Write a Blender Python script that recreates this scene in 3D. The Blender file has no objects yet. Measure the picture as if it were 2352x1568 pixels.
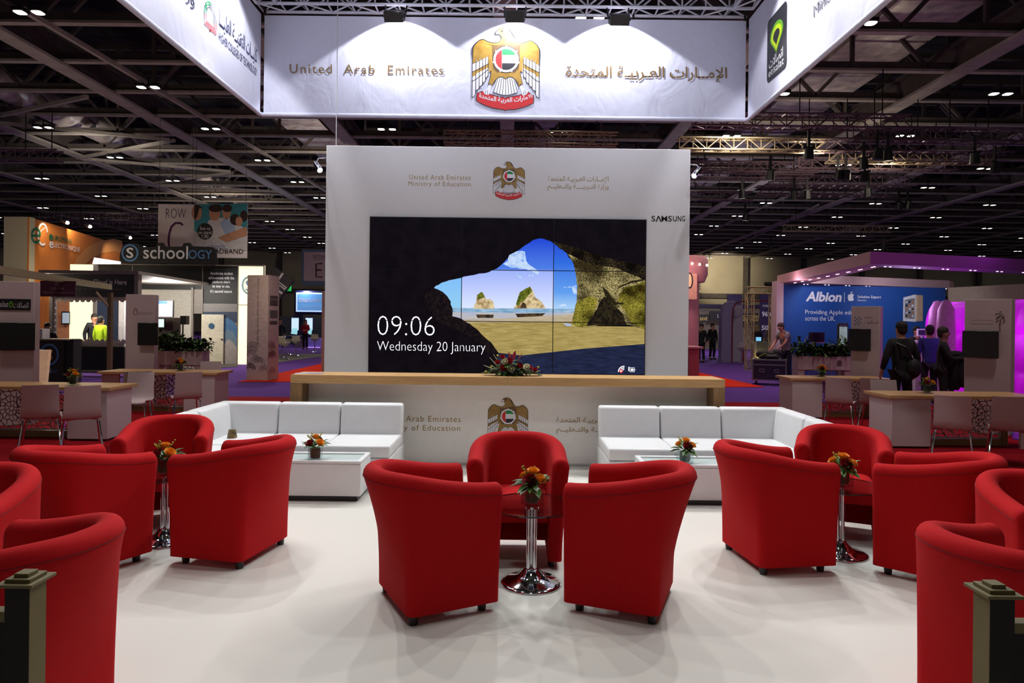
import bpy, math, random
from mathutils import Matrix, Vector
from mathutils.geometry import tessellate_polygon
random.seed(7)
SC = bpy.context.scene
COL = SC.collection
R = math.radians
FOC, TH, H = 1568.0, 0.0113, 1.65
CT, ST = math.cos(TH), math.sin(TH)
GZ = -0.1                      # hall floor level, the white stage is 10 cm higher

def ray(px, py):
    cu, cv = px - 1176, py - 738
    return (cu*CT + cv*ST)/FOC, (cu*ST - cv*CT)/FOC
def P(px, py, D):
    a, b = ray(px, py); return Vector((a*D, D, H + b*D))
def G(px, py, z=0.0):
    a, b = ray(px, py); D = (z - H)/b; return Vector((a*D, D, z))

# ------------------------------------------------------------------ materials
MATS = {}
def lin(c):
    c = c/255.0
    return c/12.92 if c <= 0.04045 else ((c + 0.055)/1.055)**2.4
def mat(name, rgb, rough=0.6, metal=0.0, emis=0.0, var=0.06, scale=12.0, bump=0.0, spec=0.5, alpha=1.0, coat=0.0, stretch=None, bscale=None, rgb2=None):
    if name in MATS: return MATS[name]
    m = bpy.data.materials.new(name); m.use_nodes = True
    nt = m.node_tree; N, L = nt.nodes, nt.links
    b = N['Principled BSDF']
    tc = N.new('ShaderNodeTexCoord'); mp = N.new('ShaderNodeMapping')
    L.new(tc.outputs['Object'], mp.inputs['Vector'])
    if stretch: mp.inputs['Scale'].default_value = stretch
    nz = N.new('ShaderNodeTexNoise'); nz.inputs['Scale'].default_value = scale; nz.inputs['Detail'].default_value = 4
    L.new(mp.outputs['Vector'], nz.inputs['Vector'])
    cr = N.new('ShaderNodeValToRGB')
    c = [lin(v) for v in rgb]
    c2 = [lin(v) for v in rgb2] if rgb2 else None
    lo = [max(0, v*(1 - var*2)) for v in c]; hi = [min(1.0, v*(1 + var*2)) for v in c]
    if c2: lo, hi = c, c2
    cr.color_ramp.elements[0].position = 0.3; cr.color_ramp.elements[1].position = 0.7
    cr.color_ramp.elements[0].color = (*lo, 1); cr.color_ramp.elements[1].color = (*hi, 1)
    L.new(nz.outputs['Fac'], cr.inputs['Fac'])
    L.new(cr.outputs['Color'], b.inputs['Base Color'])
    b.inputs['Roughness'].default_value = rough; b.inputs['Metallic'].default_value = metal
    b.inputs['Specular IOR Level'].default_value = spec
    b.inputs['Coat Weight'].default_value = coat
    if emis > 0:
        L.new(cr.outputs['Color'], b.inputs['Emission Color']); b.inputs['Emission Strength'].default_value = emis
        m.cycles.emission_sampling = 'NONE'
    if bump > 0:
        bm_ = N.new('ShaderNodeBump'); bm_.inputs['Strength'].default_value = bump; bm_.inputs['Distance'].default_value = 0.01
        n2 = N.new('ShaderNodeTexNoise'); n2.inputs['Scale'].default_value = bscale or scale*6; n2.inputs['Detail'].default_value = 3
        L.new(mp.outputs['Vector'], n2.inputs['Vector']); L.new(n2.outputs['Fac'], bm_.inputs['Height']); L.new(bm_.outputs['Normal'], b.inputs['Normal'])
    if alpha < 1: b.inputs['Alpha'].default_value = alpha
    MATS[name] = m
    return m
def lightmat(name, rgb, strength):
    """a plain glowing surface: no diffuse, noise keeps it slightly uneven"""
    m = mat(name, rgb, emis=strength, var=0.01, rough=0.9, spec=0.0)
    return m
def glassmat(name, rgb=(235, 245, 240), rough=0.0, trans=0.85):
    if name in MATS: return MATS[name]
    m = bpy.data.materials.new(name); m.use_nodes = True
    nt = m.node_tree; N, L = nt.nodes, nt.links
    out = N['Material Output']; N.remove(N['Principled BSDF'])
    g = N.new('ShaderNodeBsdfGlossy'); g.inputs['Roughness'].default_value = 0.02
    t = N.new('ShaderNodeBsdfTransparent'); t.inputs['Color'].default_value = (*[lin(v) for v in rgb], 1)
    lw = N.new('ShaderNodeLayerWeight'); lw.inputs['Blend'].default_value = .5; fr = N.new('ShaderNodeMath'); fr.operation = 'POWER'; fr.inputs[1].default_value = 4.0; L.new(lw.outputs['Facing'], fr.inputs[0])
    nz = N.new('ShaderNodeTexNoise'); nz.inputs['Scale'].default_value = 3
    mm = N.new('ShaderNodeMath'); mm.operation = 'MULTIPLY_ADD'; mm.inputs[1].default_value = 0.08; 
    L.new(nz.outputs['Fac'], mm.inputs[0]); L.new(fr.outputs[0], mm.inputs[2])
    mx = N.new('ShaderNodeMixShader'); L.new(mm.outputs[0], mx.inputs['Fac']); L.new(t.outputs[0], mx.inputs[1]); L.new(g.outputs[0], mx.inputs[2])
    L.new(mx.outputs[0], out.inputs['Surface'])
    MATS[name] = m
    return m

# ------------------------------------------------------------------ mesh builder
TM = {}                                        # matrix of every thing / part
def fontmesh(s, bold, sp=1.0, cache={}):
    k = (s, bold, sp)
    if k not in cache:
        c = bpy.data.curves.new('t', 'FONT'); c.body = s; c.size = 1; c.resolution_u = 3; c.offset = bold; c.space_character = sp
        o = bpy.data.objects.new('t', c); COL.objects.link(o)
        dg = bpy.context.evaluated_depsgraph_get()
        me = o.evaluated_get(dg).to_mesh()
        v = [(p.co.x, p.co.y) for p in me.vertices]; f = [tuple(q.vertices) for q in me.polygons]
        o.evaluated_get(dg).to_mesh_clear(); bpy.data.objects.remove(o); bpy.data.curves.remove(c)
        cache[k] = (v, f)
    return cache[k]
AR = {'ا': 'ﺍﺎ', 'إ': 'ﺇﺈ', 'ل': 'ﻝﻞﻟﻠ', 'م': 'ﻡﻢﻣﻤ', 'ر': 'ﺭﺮ', 'ت': 'ﺕﺖﺗﺘ', 'ع': 'ﻉﻊﻋﻌ', 'ب': 'ﺏﺐﺑﺒ', 'ي': 'ﻱﻲﻳﻴ',
      'ة': 'ﺓﺔ', 'ح': 'ﺡﺢﺣﺤ', 'د': 'ﺩﺪ', 'و': 'ﻭﻮ', 'ز': 'ﺯﺰ', 'ص': 'ﺹﺺﺻﺼ', 'ك': 'ﻙﻚﻛﻜ', 'ق': 'ﻕﻖﻗﻘ', 'ن': 'ﻥﻦﻧﻨ', 'ـ': 'ــــ'}
def arabic(s):
    s = s.replace('لإ', '\u0001').replace('لا', '\u0002')
    tab = dict(AR); tab['\u0001'] = 'ﻹﻺ'; tab['\u0002'] = 'ﻻﻼ'
    out = []
    for i, ch in enumerate(s):
        if ch not in tab: out.append(ch); continue
        fm = tab[ch]
        pj = i > 0 and s[i-1] in tab and len(tab[s[i-1]]) == 4
        nj = len(fm) == 4 and i + 1 < len(s) and s[i+1] in tab
        out.append(fm[(3 if nj else 1) if pj else (2 if nj else 0)])
    return ''.join(reversed(out))

class MB:
    def __init__(s, M=None):
        s.v = []; s.f = []; s.mi = []; s.mats = []; s.M = M; s.local = False
    def m(s, mt):
        if mt not in s.mats: s.mats.append(mt)
        return s.mats.index(mt)
    def add(s, vs, fs, mt):
        k = len(s.v); i = s.m(mt)
        if s.M is not None: vs = [s.M @ Vector(p) for p in vs]
        s.v += [tuple(p) for p in vs]
        for f in fs: s.f.append(tuple(a + k for a in f)); s.mi.append(i)
        return s
    def box(s, x0, x1, y0, y1, z0, z1, mt, rz=0, piv=None):
        vs = [(x, y, z) for z in (z0, z1) for y in (y0, y1) for x in (x0, x1)]
        if rz:
            cx, cy = piv or ((x0+x1)/2, (y0+y1)/2); c, n = math.cos(rz), math.sin(rz)
            vs = [(cx + (x-cx)*c - (y-cy)*n, cy + (x-cx)*n + (y-cy)*c, z) for x, y, z in vs]
        return s.add(vs, [(0, 2, 3, 1), (4, 5, 7, 6), (0, 1, 5, 4), (2, 6, 7, 3), (0, 4, 6, 2), (1, 3, 7, 5)], mt)
    def bar(s, a, b, w, h, mt, up=(0, 0, 1)):
        a, b = Vector(a), Vector(b); d = (b - a).normalized(); u = Vector(up)
        if abs(d.dot(u)) > 0.98: u = Vector((0, 1, 0))
        r = d.cross(u).normalized()*w/2; u = r.cross(d).normalized()*h/2
        vs = [p + q for p in (a, b) for q in (-r-u, r-u, r+u, -r+u)]
        return s.add(vs, [(0, 1, 2, 3), (7, 6, 5, 4), (0, 4, 5, 1), (1, 5, 6, 2), (2, 6, 7, 3), (3, 7, 4, 0)], mt)
    def tube(s, pts, r, mt, n=8, cap=True):
        pts = [Vector(p) for p in pts]; rs = r if isinstance(r, (list, tuple)) else [r]*len(pts)
        vs = []; fs = []; pr = None
        for i, p in enumerate(pts):
            d = (pts[min(i+1, len(pts)-1)] - pts[max(i-1, 0)]).normalized()
            if pr is None:
                pr = d.orthogonal().normalized()
            pr = (pr - d*pr.dot(d)).normalized(); q = d.cross(pr)
            for k in range(n):
                a = 2*math.pi*k/n; vs.append(p + (pr*math.cos(a) + q*math.sin(a))*rs[i])
        for i in range(len(pts)-1):
            for k in range(n):
                a, b = i*n + k, i*n + (k+1) % n; fs.append((a, b, b+n, a+n))
        if cap: fs.append(tuple(range(n-1, -1, -1))); fs.append(tuple(range(len(vs)-n, len(vs))))
        return s.add(vs, fs, mt)
    def lathe(s, prof, c, mt, n=32, sx=1, sy=1):
        vs = []; fs = []
        for r, z in prof:
            for k in range(n):
                a = 2*math.pi*k/n; vs.append((c[0] + r*math.cos(a)*sx, c[1] + r*math.sin(a)*sy, c[2] + z))
        for i in range(len(prof)-1):
            for k in range(n):
                a, b = i*n + k, i*n + (k+1) % n; fs.append((a, b, b+n, a+n))
        fs.append(tuple(range(n-1, -1, -1))); fs.append(tuple(range(len(vs)-n, len(vs))))
        return s.add(vs, fs, mt)
    def ball(s, c, r, mt, n=10, sz=None, M=None):
        sz = sz or (r, r, r); prof = []
        vs = []; fs = []; m_ = n//2 + 1
        for i in range(m_+1):
            t = math.pi*i/m_
            for k in range(n):
                a = 2*math.pi*k/n
                p = Vector((sz[0]*math.sin(t)*math.cos(a), sz[1]*math.sin(t)*math.sin(a), -sz[2]*math.cos(t)))
                if M is not None: p = M @ p
                vs.append(Vector(c) + p)
        for i in range(m_):
            for k in range(n):
                a, b = i*n + k, i*n + (k+1) % n; fs.append((a, b, b+n, a+n))
        return s.add(vs, fs, mt)
    def poly(s, pts, mt):
        pts = [Vector(p) for p in pts]
        return s.add(pts, [tuple(t) for t in tessellate_polygon([pts])], mt)
    def quad(s, a, b, c, d, mt): return s.add([a, b, c, d], [(0, 1, 2, 3)], mt)
    def strip(s, pts, w, mt, nrm=(0, -1, 0), closed=False):
        """a painted line of width w along pts on a plane"""
        pts = [Vector(p) for p in pts]; n = Vector(nrm); m_ = len(pts); vs = []; fs = []
        for i, p in enumerate(pts):
            a = pts[i-1] if (i or closed) else p; b = pts[(i+1) % m_] if (i < m_-1 or closed) else p
            t = (b - a).normalized().cross(n)*w/2
            vs += [p - t, p + t]
        for i in range(m_ if closed else m_-1):
            a = 2*i; b = 2*((i+1) % m_); fs.append((a, b, b+1, a+1))
        return s.add(vs, fs, mt)
    def slab(s, pts, thick, mt):
        """closed prism: polygon pts pushed along vector thick"""
        pts = [Vector(p) for p in pts]; t = Vector(thick); n = len(pts)
        tr = [(3, 2, 1, 0)] if n == 4 else [tuple(q) for q in tessellate_polygon([pts])]
        fs = tr + [tuple(a + n for a in reversed(q)) for q in tr] + [(i, (i+1) % n, (i+1) % n + n, i + n) for i in range(n)]
        return s.add(pts + [p + t for p in pts], fs, mt)
    def text(s, body, o, w, h, mt, right=(1, 0, 0), up=(0, 0, 1), bold=0.0, ital=0.0, bend=None, sp=1.0):
        v, f = fontmesh(body, bold, sp)
        if not v: return s
        x0 = min(p[0] for p in v); x1 = max(p[0] for p in v); y0 = min(p[1] for p in v); y1 = max(p[1] for p in v)
        kx = w/(x1-x0) if w else h/(y1-y0); ky = h/(y1-y0) if h else kx
        o, r, u = Vector(o), Vector(right), Vector(up); vs = []
        for x, y in v:
            X = (x-x0)*kx; Y = (y-y0)*ky; X += Y*ital
            if bend: Y += bend*(4*((X/(w or 1)) - .5)**2)
            vs.append(o + r*X + u*Y)
        return s.add(vs, f, mt)
    def build(s, name, parent=None, smooth=False, bevel=0, segs=2, kind=None, label=None, ang=40):
        me = bpy.data.meshes.new(name)
        vs = s.v
        if parent is not None and not s.local:
            inv = TM[parent.name].inverted(); vs = [tuple(inv @ Vector(p)) for p in vs]
        if parent is None:
            # origin at the thing's base
            xs, ys, zs = zip(*vs); c = ((min(xs)+max(xs))/2, (min(ys)+max(ys))/2, min(zs))
            vs = [(a-c[0], b-c[1], d-c[2]) for a, b, d in vs]
        me.from_pydata(vs, [], s.f)
        for m_ in s.mats: me.materials.append(m_)
        me.polygons.foreach_set('material_index', s.mi)
        if smooth:
            me.polygons.foreach_set('use_smooth', [True]*len(s.f)); me.set_sharp_from_angle(angle=R(ang))
        me.update()
        o = bpy.data.objects.new(name, me); COL.objects.link(o)
        if parent is not None: o.parent = parent; TM[o.name] = TM[parent.name].copy()
        else: o.location = c; TM[o.name] = Matrix.Translation(c)
        if bevel:
            b = o.modifiers.new('bevel', 'BEVEL'); b.width = bevel; b.segments = segs; b.limit_method = 'ANGLE'; b.angle_limit = R(50)
            me.polygons.foreach_set('use_smooth', [True]*len(s.f)); b.harden_normals = False
            me.set_sharp_from_angle(angle=R(30)) if segs < 3 else None
        if kind: o['kind'] = kind
        if label: o['label'] = label
        return o
def L_(M=None):
    m = MB(M); m.local = True; return m
def tag(o, label, cat, group=None, kind=None):
    o['label'] = label; o['category'] = cat
    if group: o['group'] = group
    if kind: o['kind'] = kind
    return o
def thing(name, label, cat, loc=(0, 0, 0), rz=0.0, group=None):
    o = bpy.data.objects.new(name, None); COL.objects.link(o); o.empty_display_size = 0.1
    o.location = loc; o.rotation_euler = (0, 0, rz); tag(o, label, cat, group)
    TM[o.name] = Matrix.Translation(loc) @ Matrix.Rotation(rz, 4, 'Z')
    return o
def dup(root, loc, rz=0.0, label=None, group=None, scale=None):
    kids = {}
    for o in bpy.data.objects:
        if o.parent: kids.setdefault(o.parent.name, []).append(o)
    def rec(o, par):
        c = o.copy(); COL.objects.link(c); c.parent = par
        for k in kids.get(o.name, []): rec(k, c)
        return c
    r = rec(root, None); r.location = loc; r.rotation_euler = (0, 0, rz)
    if scale: r.scale = (scale,)*3
    TM[r.name] = Matrix.Translation(loc) @ Matrix.Rotation(rz, 4, 'Z')
    if label: r['label'] = label
    if group: r['group'] = group
    return r
def struct(o): o['kind'] = 'structure'; return o

# common materials
WHITE = mat('white_laminate', (236, 234, 230), 0.45, var=0.01)
BLACK = mat('black_plastic', (14, 13, 14), 0.4, var=0.02)
CHROME = mat('chrome', (225, 225, 230), 0.06, 1.0, var=0.0)
STEEL = mat('brushed_steel', (150, 150, 152), 0.3, 1.0, var=0.03)
ALU = mat('truss_aluminium', (196, 196, 206), 0.35, 0.25, var=0.05)
RED = mat('red_upholstery', (172, 11, 18), 0.9, var=0.03, scale=60, bump=0.12, bscale=700, spec=0.2)
LEATHER = mat('white_leatherette', (225, 227, 229), 0.4, var=0.01, bump=0.03, bscale=60, spec=0.4)
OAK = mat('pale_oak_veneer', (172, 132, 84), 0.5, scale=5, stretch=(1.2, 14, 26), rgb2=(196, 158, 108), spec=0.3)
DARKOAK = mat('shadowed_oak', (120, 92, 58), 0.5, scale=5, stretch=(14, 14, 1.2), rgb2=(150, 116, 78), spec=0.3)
PINKW = mat('white_stand_panel', (196, 180, 180), 0.6, var=0.01)
SCREENK = mat('blank_screen', (13, 9, 10), 0.25, var=0.02)
GREEN = mat('leaf_green', (38, 70, 24), 0.5, scale=30, rgb2=(70, 105, 34))
DGREEN = mat('dark_foliage', (16, 24, 10), 0.6, scale=20, rgb2=(44, 56, 20))

# ================================================================== THE STAGE AND HALL FLOOR
FLOORW = mat('white_vinyl', (222, 221, 214), 0.42, var=0.012, scale=0.8, spec=0.35)
CARPR = mat('red_carpet', (146, 14, 26), 0.95, var=0.10, scale=40, bump=0.2, bscale=300, spec=0.1)
CARPO = mat('orange_red_carpet', (205, 44, 22), 0.95, var=0.10, scale=40, bump=0.2, bscale=300, spec=0.1)
CARPP = mat('purple_carpet', (96, 60, 140), 0.95, var=0.08, scale=40, bump=0.2, bscale=300, spec=0.1)
CARPG = mat('grey_carpet', (128, 122, 116), 0.95, var=0.06, scale=40, bump=0.2, bscale=300, spec=0.1)
mb = MB(); mb.box(-3.9, 3.9, -1.5, 9.9, GZ, 0, FLOORW)
st = struct(mb.build('floor', bevel=0.004)); 
mb = MB(); mb.box(-90, 90, -6, 90, GZ-0.3, GZ-0.004, CARPP)
struct(mb.build('floor'))
RY = 15.3
mb = MB(); mb.quad((-14, -3, GZ), (14, -3, GZ), (14, RY, GZ), (-14, RY, GZ), CARPR)
tag(mb.build('red_carpet'), 'large dark red carpet laid under the meeting tables around the white floor', 'carpet')
mb = MB(); g = GZ + 0.012
mb.slab([G(545, 877, GZ), G(600, 866, GZ), G(744, 834, GZ), G(790, 826, GZ), G(820, 877, GZ)], (0, 0, 0.01), CARPO)
tag(mb.build('carpet_strip'), 'orange-red carpet wedge under the grey patterned pillar left of the screen wall', 'carpet')
mb = MB(); mb.slab([G(1560, 846, GZ), G(1604, 855, GZ), G(1756, 889, GZ), G(1560, 889, GZ)], (0, 0, 0.01), CARPO)
tag(mb.build('carpet_strip'), 'orange-red carpet wedge right of the screen wall behind the oak counter', 'carpet')
mb = MB(); mb.slab([G(560, 833, GZ), G(640, 832, GZ), G(742, 818, GZ), G(742, 813, GZ), G(600, 813, GZ)], (0, 0, 0.008), CARPG)
tag(mb.build('carpet_strip'), 'grey carpet island under the white bar stools', 'carpet')
mb = MB(); mb.slab([G(440, 850, GZ), G(546, 842, GZ), G(546, 822, GZ), G(300, 822, GZ)], (0, 0, 0.009), mat('dark_grey_carpet', (70, 66, 62), 0.95))
tag(mb.build('carpet_strip'), 'dark grey carpet in front of the white door of the black stand', 'carpet')

# ================================================================== TUB CHAIRS
def lerp(a, b, t): return a + (b-a)*t
def tub_shell():
    TK = 0.115
    def base(u):        # u 0..2 , 1 = middle of the back
        s = -1 if u < 1 else 1; t = u if u < 1 else 2-u
        hw, y0, y1, r = 0.30, -0.26, 0.26, 0.045
        if t < 0.5:
            return Vector((s*hw, lerp(y0, y1-r, t/0.5)))
        if t < 0.6:
            a = (t-0.5)/0.1*math.pi/2
            return Vector((s*(hw-r+r*math.cos(a)), y1-r+r*math.sin(a)))
        return Vector((s*lerp(hw-r, 0, (t-0.6)/0.4), y1))
    def top(u):
        s = -1 if u < 1 else 1; t = u if u < 1 else 2-u
        hw, y0, yc, yb = 0.345, -0.26, 0.02, 0.42
        n = 2.25
        def arc(a):
            return Vector((s*hw*abs(math.cos(a))**(2/n), yc + (yb-yc)*abs(math.sin(a))**(2/n)))
        if t < 0.25: return Vector((s*hw, lerp(y0, yc, t/0.25)))
        return arc((t-0.25)/0.75*math.pi/2)
    NU = 56; us = [2.0*i/NU for i in range(NU+1)]
    NZ = 9; NA = 9
    secs = []
    for u in us:
        b, t = base(u), top(u)
        e = 0.01
        nb = (base(min(2, u+e)) - base(max(0, u-e))).normalized(); nb = Vector((nb.y, -nb.x))
        nt_ = (top(min(2, u+e)) - top(max(0, u-e))).normalized(); nt_ = Vector((nt_.y, -nt_.x))
        k = (t.y + 0.26)/0.68; k = k*k*(3-2*k)
        zt = 0.735 + 0.085*k; zr = zt - TK*0.5
        pts = []
        for i in range(NZ+1):
            q = i/NZ; w = q**1.55
            p = b.lerp(t, w); z = 0.055 + (zr-0.055)*q
            pts.append((p.x, p.y, z))
        for i in range(1, NA):
            a = math.pi*i/NA; off = TK/2*(1-math.cos(a)) 
            p = t + nt_*off; pts.append((p.x, p.y, zr + TK*0.5*math.sin(a)))
        for i in range(NZ+1):
            q = 1 - i/NZ; w = q**1.55
            po = b + nb*(TK*0.8); pi_ = t + nt_*TK; p = po.lerp(pi_, w)
            pts.append((p.x, p.y, 0.055 + (zr-0.055)*q))
        secs.append(pts)
    # rounded arm fronts
    def shrink(sec, dy, d):
        out = []
        cx = sum(p[0] for p in sec)/len(sec)
        for p in sec:
            x = p[0] + (1 if p[0] < cx else -1)*min(d, abs(p[0]-cx))
            z = p[2] - (d if p[2] > 0.66 else 0)
            out.append((x, p[1]+dy, z))
        return out
    secs = [shrink(secs[0], -0.022, 0.022), shrink(secs[0], -0.016, 0.008)] + secs + [shrink(secs[-1], -0.016, 0.008), shrink(secs[-1], -0.022, 0.022)]
    m = L_(); n = len(secs[0]); vs = [p for s_ in secs for p in s_]; fs = []
    for i in range(len(secs)-1):
        for k in range(n):
            k2 = (k+1) % n
            fs.append((i*n+k, i*n+k2, (i+1)*n+k2, (i+1)*n+k))
    # caps as strips across the section
    def cap(o_, flip):
        for k in range(n//2):
            a, b, c, d = o_+k, o_+k+1, o_+n-2-k, o_+n-1-k
            q = (a, b, c, d) if b != c else (a, b, d)
            if len(set(q)) >= 3 and b < c+1: fs.append(tuple(reversed(q)) if flip else q)
    cap(0, False); cap((len(secs)-1)*n, True)
    rail = [s_[NZ] for s_ in secs[2:-2]]
    m.add(vs, fs, RED); return m, rail
def make_tub(label):
    t = thing('tub_chair', label, 'armchair', group='red tub chairs around the glass tables')
    m, rail = tub_shell()
    o = m.build('shell', t, smooth=True, ang=60)
    m = L_(); m.tube([(p[0]*1.002, p[1]*1.002, p[2]-.004) for p in rail], .0016, mat('seam_red', (96, 5, 10), .9), 5); m.build('rail_seam', t, smooth=True)
    m = L_()
    m.box(-0.215, 0.215, -0.255, 0.19, 0.30, 0.405, RED)
    m.build('seat_frame', t, bevel=0.015, segs=2)
    # cushion
    m = L_(); nx, ny = 14, 12; vs = []; fs = []
    for j in range(ny+1):
        for i in range(nx+1):
            u, v = i/nx*2-1, j/ny*2-1
            e = max(0, 1 - abs(u)**6)*max(0, 1 - abs(v)**6)
            vs.append((u*0.228*(1 - .13*max(0, v)**3), -0.01 + v*0.255, 0.40 + 0.055*e**0.5 + 0.02*(1-u*u)*(1-v*v)))
    for j in range(ny):
        for i in range(nx):
            a = j*(nx+1)+i; fs.append((a, a+1, a+nx+2, a+nx+1))
    m.add(vs, fs, RED); m.build('seat_cushion', t, smooth=True, ang=80)
    for sx, sy in ((-.235, -.2), (.235, -.2), (-.25, .215), (.25, .215)):
        m = L_(); m.tube([(sx, sy, 0.056), (sx, sy, 0)], [0.028, 0.023], BLACK, 16); m.build('leg', t, smooth=True)
    return t
def facing(a): return R(a + 90)
CH = [(-0.44, 4.03, 27, 'red tub chair seen from behind at the centre glass table, left of its chrome stand'),
      (0.05, 4.82, -90, 'red tub chair facing us behind the centre glass table'),
      (0.678, 4.07, 159, 'red tub chair seen from behind at the centre glass table, right of its chrome stand'),
      (-2.78, 5.52, -74, 'red tub chair facing us in the left group, in front of the white corner sofa'),
      (-2.83, 4.56, 62, 'red tub chair in the left group just left of the chrome table stand'),
      (-1.94, 4.80, 168, 'red tub chair in the left group turned away, right of the chrome table stand'),
      (-2.87, 3.52, -80, 'red tub chair cut by the left photo edge, between two other red chairs'),
      (-2.01, 2.74, 170, 'nearest red tub chair at lower left behind the beige barrier post'),
      (1.857, 4.788, 8, 'red tub chair in the right group turned away, left of the chrome table stand'),
      (2.63, 5.40, -116, 'red tub chair facing us in the right group, by the right white sofa'),
      (2.83, 4.59, 138, 'red tub chair in the right group turned away, right of the chrome table stand'),
      (2.93, 3.64, -100, 'red tub chair cut by the right photo edge, showing its arm and seat'),
      (2.13, 2.82, 24, 'nearest red tub chair at lower right behind the beige barrier post')]
tub0 = make_tub(CH[0][3])
for i, (x, y, a, lb) in enumerate(CH):
    if i == 0:
        tub0.location = (x, y, 0); tub0.rotation_euler = (0, 0, facing(a))
    else: dup(tub0, (x, y, 0), facing(a), lb)

# ================================================================== GLASS TABLES
TGLASS = glassmat('table_glass', (240, 246, 246)); GEDGE = mat('glass_edge', (30, 50, 48), 0.1, var=0.02)
VGLASS = glassmat('vase_glass', (246, 250, 250))
def make_gtable(label):
    t = thing('glass_side_table', label, 'side table', group='round glass side tables')
    m = L_(); m.lathe([(0.0, 0.490), (0.286, 0.490), (0.288, 0.492), (0.288, 0.498), (0.286, 0.5), (0.0, 0.5)], (0, 0, 0), TGLASS, 56)
    m.build('glass_top', t, smooth=True)
    m = L_(); n = 56; vs = []; 
    for k in range(n):
        a = 2*math.pi*k/n
        for r_, z_ in ((0.2885, 0.4905), (0.2885, 0.4995)): vs.append((r_*math.cos(a), r_*math.sin(a), z_))
    m.add(vs, [(2*k, 2*((k+1) % n), 2*((k+1) % n)+1, 2*k+1) for k in range(n)], GEDGE); m.build('glass_rim', t, smooth=True)
    m = L_()
    for k in range(3):
        a = 2*math.pi*k/3 + math.pi/2
        m.tube([(0.022*math.cos(a), 0.022*math.sin(a), 0.09), (0.022*math.cos(a), 0.022*math.sin(a), 0.478)], 0.0135, CHROME, 20)
    m.build('column', t, smooth=True)
    m = L_(); m.lathe([(0.0, 0.476), (0.045, 0.476), (0.045, 0.489), (0, 0.489)], (0, 0, 0), CHROME, 24); m.build('top_plate', t, smooth=True)
    m = L_(); m.lathe([(0.193, 0.0), (0.195, 0.006), (0.19, 0.013), (0.165, 0.022), (0.12, 0.034), (0.085, 0.052), (0.062, 0.075), (0.048, 0.092), (0.038, 0.098), (0.0, 0.1)], (0, 0, 0), CHROME, 64)
    m.build('base', t, smooth=True, ang=75)
    return t
gt = make_gtable('round glass side table on chrome trumpet base between the centre chairs')
gt.location = (0.139, 4.31, 0)
dup(gt, (-2.54, 5.04, 0), 0, 'round glass side table half hidden between the left group chairs')
dup(gt, (2.38, 4.93, 0), 0, 'round glass side table half hidden between the right group chairs')

# ================================================================== FLOWERS
ROSEY = mat('orange_rose', (232, 140, 30), 0.6, scale=60, rgb2=(250, 185, 70)); ROSER = mat('dark_red_rose', (110, 6, 20), 0.6, scale=60, rgb2=(165, 20, 36))
ROSEW = mat('cream_rose', (216, 214, 180), 0.6, var=0.04); BUDY = mat('yellow_green_bud', (180, 170, 50), 0.6); BERRY = mat('plum_berry', (90, 20, 50), 0.4)
LEAF2 = mat('mid_green_leaf', (46, 96, 36), 0.4, scale=40, rgb2=(86, 130, 48))
def rose(m, c, r, mt, tilt=(0, 0, 1)):
    """bud of overlapping curled petals"""
    q = Vector(tilt).normalized().to_track_quat('Z', 'Y').to_matrix()
    for ring, (rr, hh, n, ph) in enumerate(((0.30, 0.95, 3, 0), (0.55, 0.85, 4, .5), (0.8, 0.7, 5, .2), (1.0, 0.5, 6, .9))):
        for k in range(n):
            a0 = 2*math.pi*k/n + ph; vs = []; fs = []
            for j in range(5):
                v = j/4; rad = r*(0.25 + (rr-0.25)*(v**0.6))*(1.0 if v < .9 else 1.12); z = r*(-0.5 + (hh+0.5)*v)
                for i in range(6):
                    u = i/5-.5; a = a0 + u*2*math.pi/n*1.35
                    z2 = z - (r*0.18*(abs(u)*2)**2 if j == 4 else 0)
                    rad2 = rad*(1 + 0.05*(u))
                    vs.append(Vector(c) + q @ Vector((rad2*math.cos(a), rad2*math.sin(a), z2)))
            for j in range(4):
                for i in range(5):
                    a = j*6+i; fs.append((a, a+1, a+7, a+6))
            m.add(vs, fs, mt)
    m.ball(Vector(c) + q @ Vector((0, 0, r*0.1)), r*0.5, mt, 8)
def leaf(m, o, d, l, w, mt, droop=0.3):
    o, d = Vector(o), Vector(d).normalized(); side = d.cross(Vector((0, 0, 1)))
    if side.length < .1: side = Vector((1, 0, 0))
    side.normalize(); up = side.cross(d); vs = []; fs = []
    for j in range(6):
        t = j/5; wd = w*math.sin(math.pi*min(1, t*.92+.06))**.8/2 if j < 5 else 0.0005
        p = o + d*l*t - Vector((0, 0, 1))*droop*l*t*t
        vs += [p - side*wd + up*wd*.35, p, p + side*wd + up*wd*.35]
    for j in range(5):
        a = 3*j; fs += [(a, a+1, a+4, a+3), (a+1, a+2, a+5, a+4)]
    m.add(vs, fs, mt)
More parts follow.
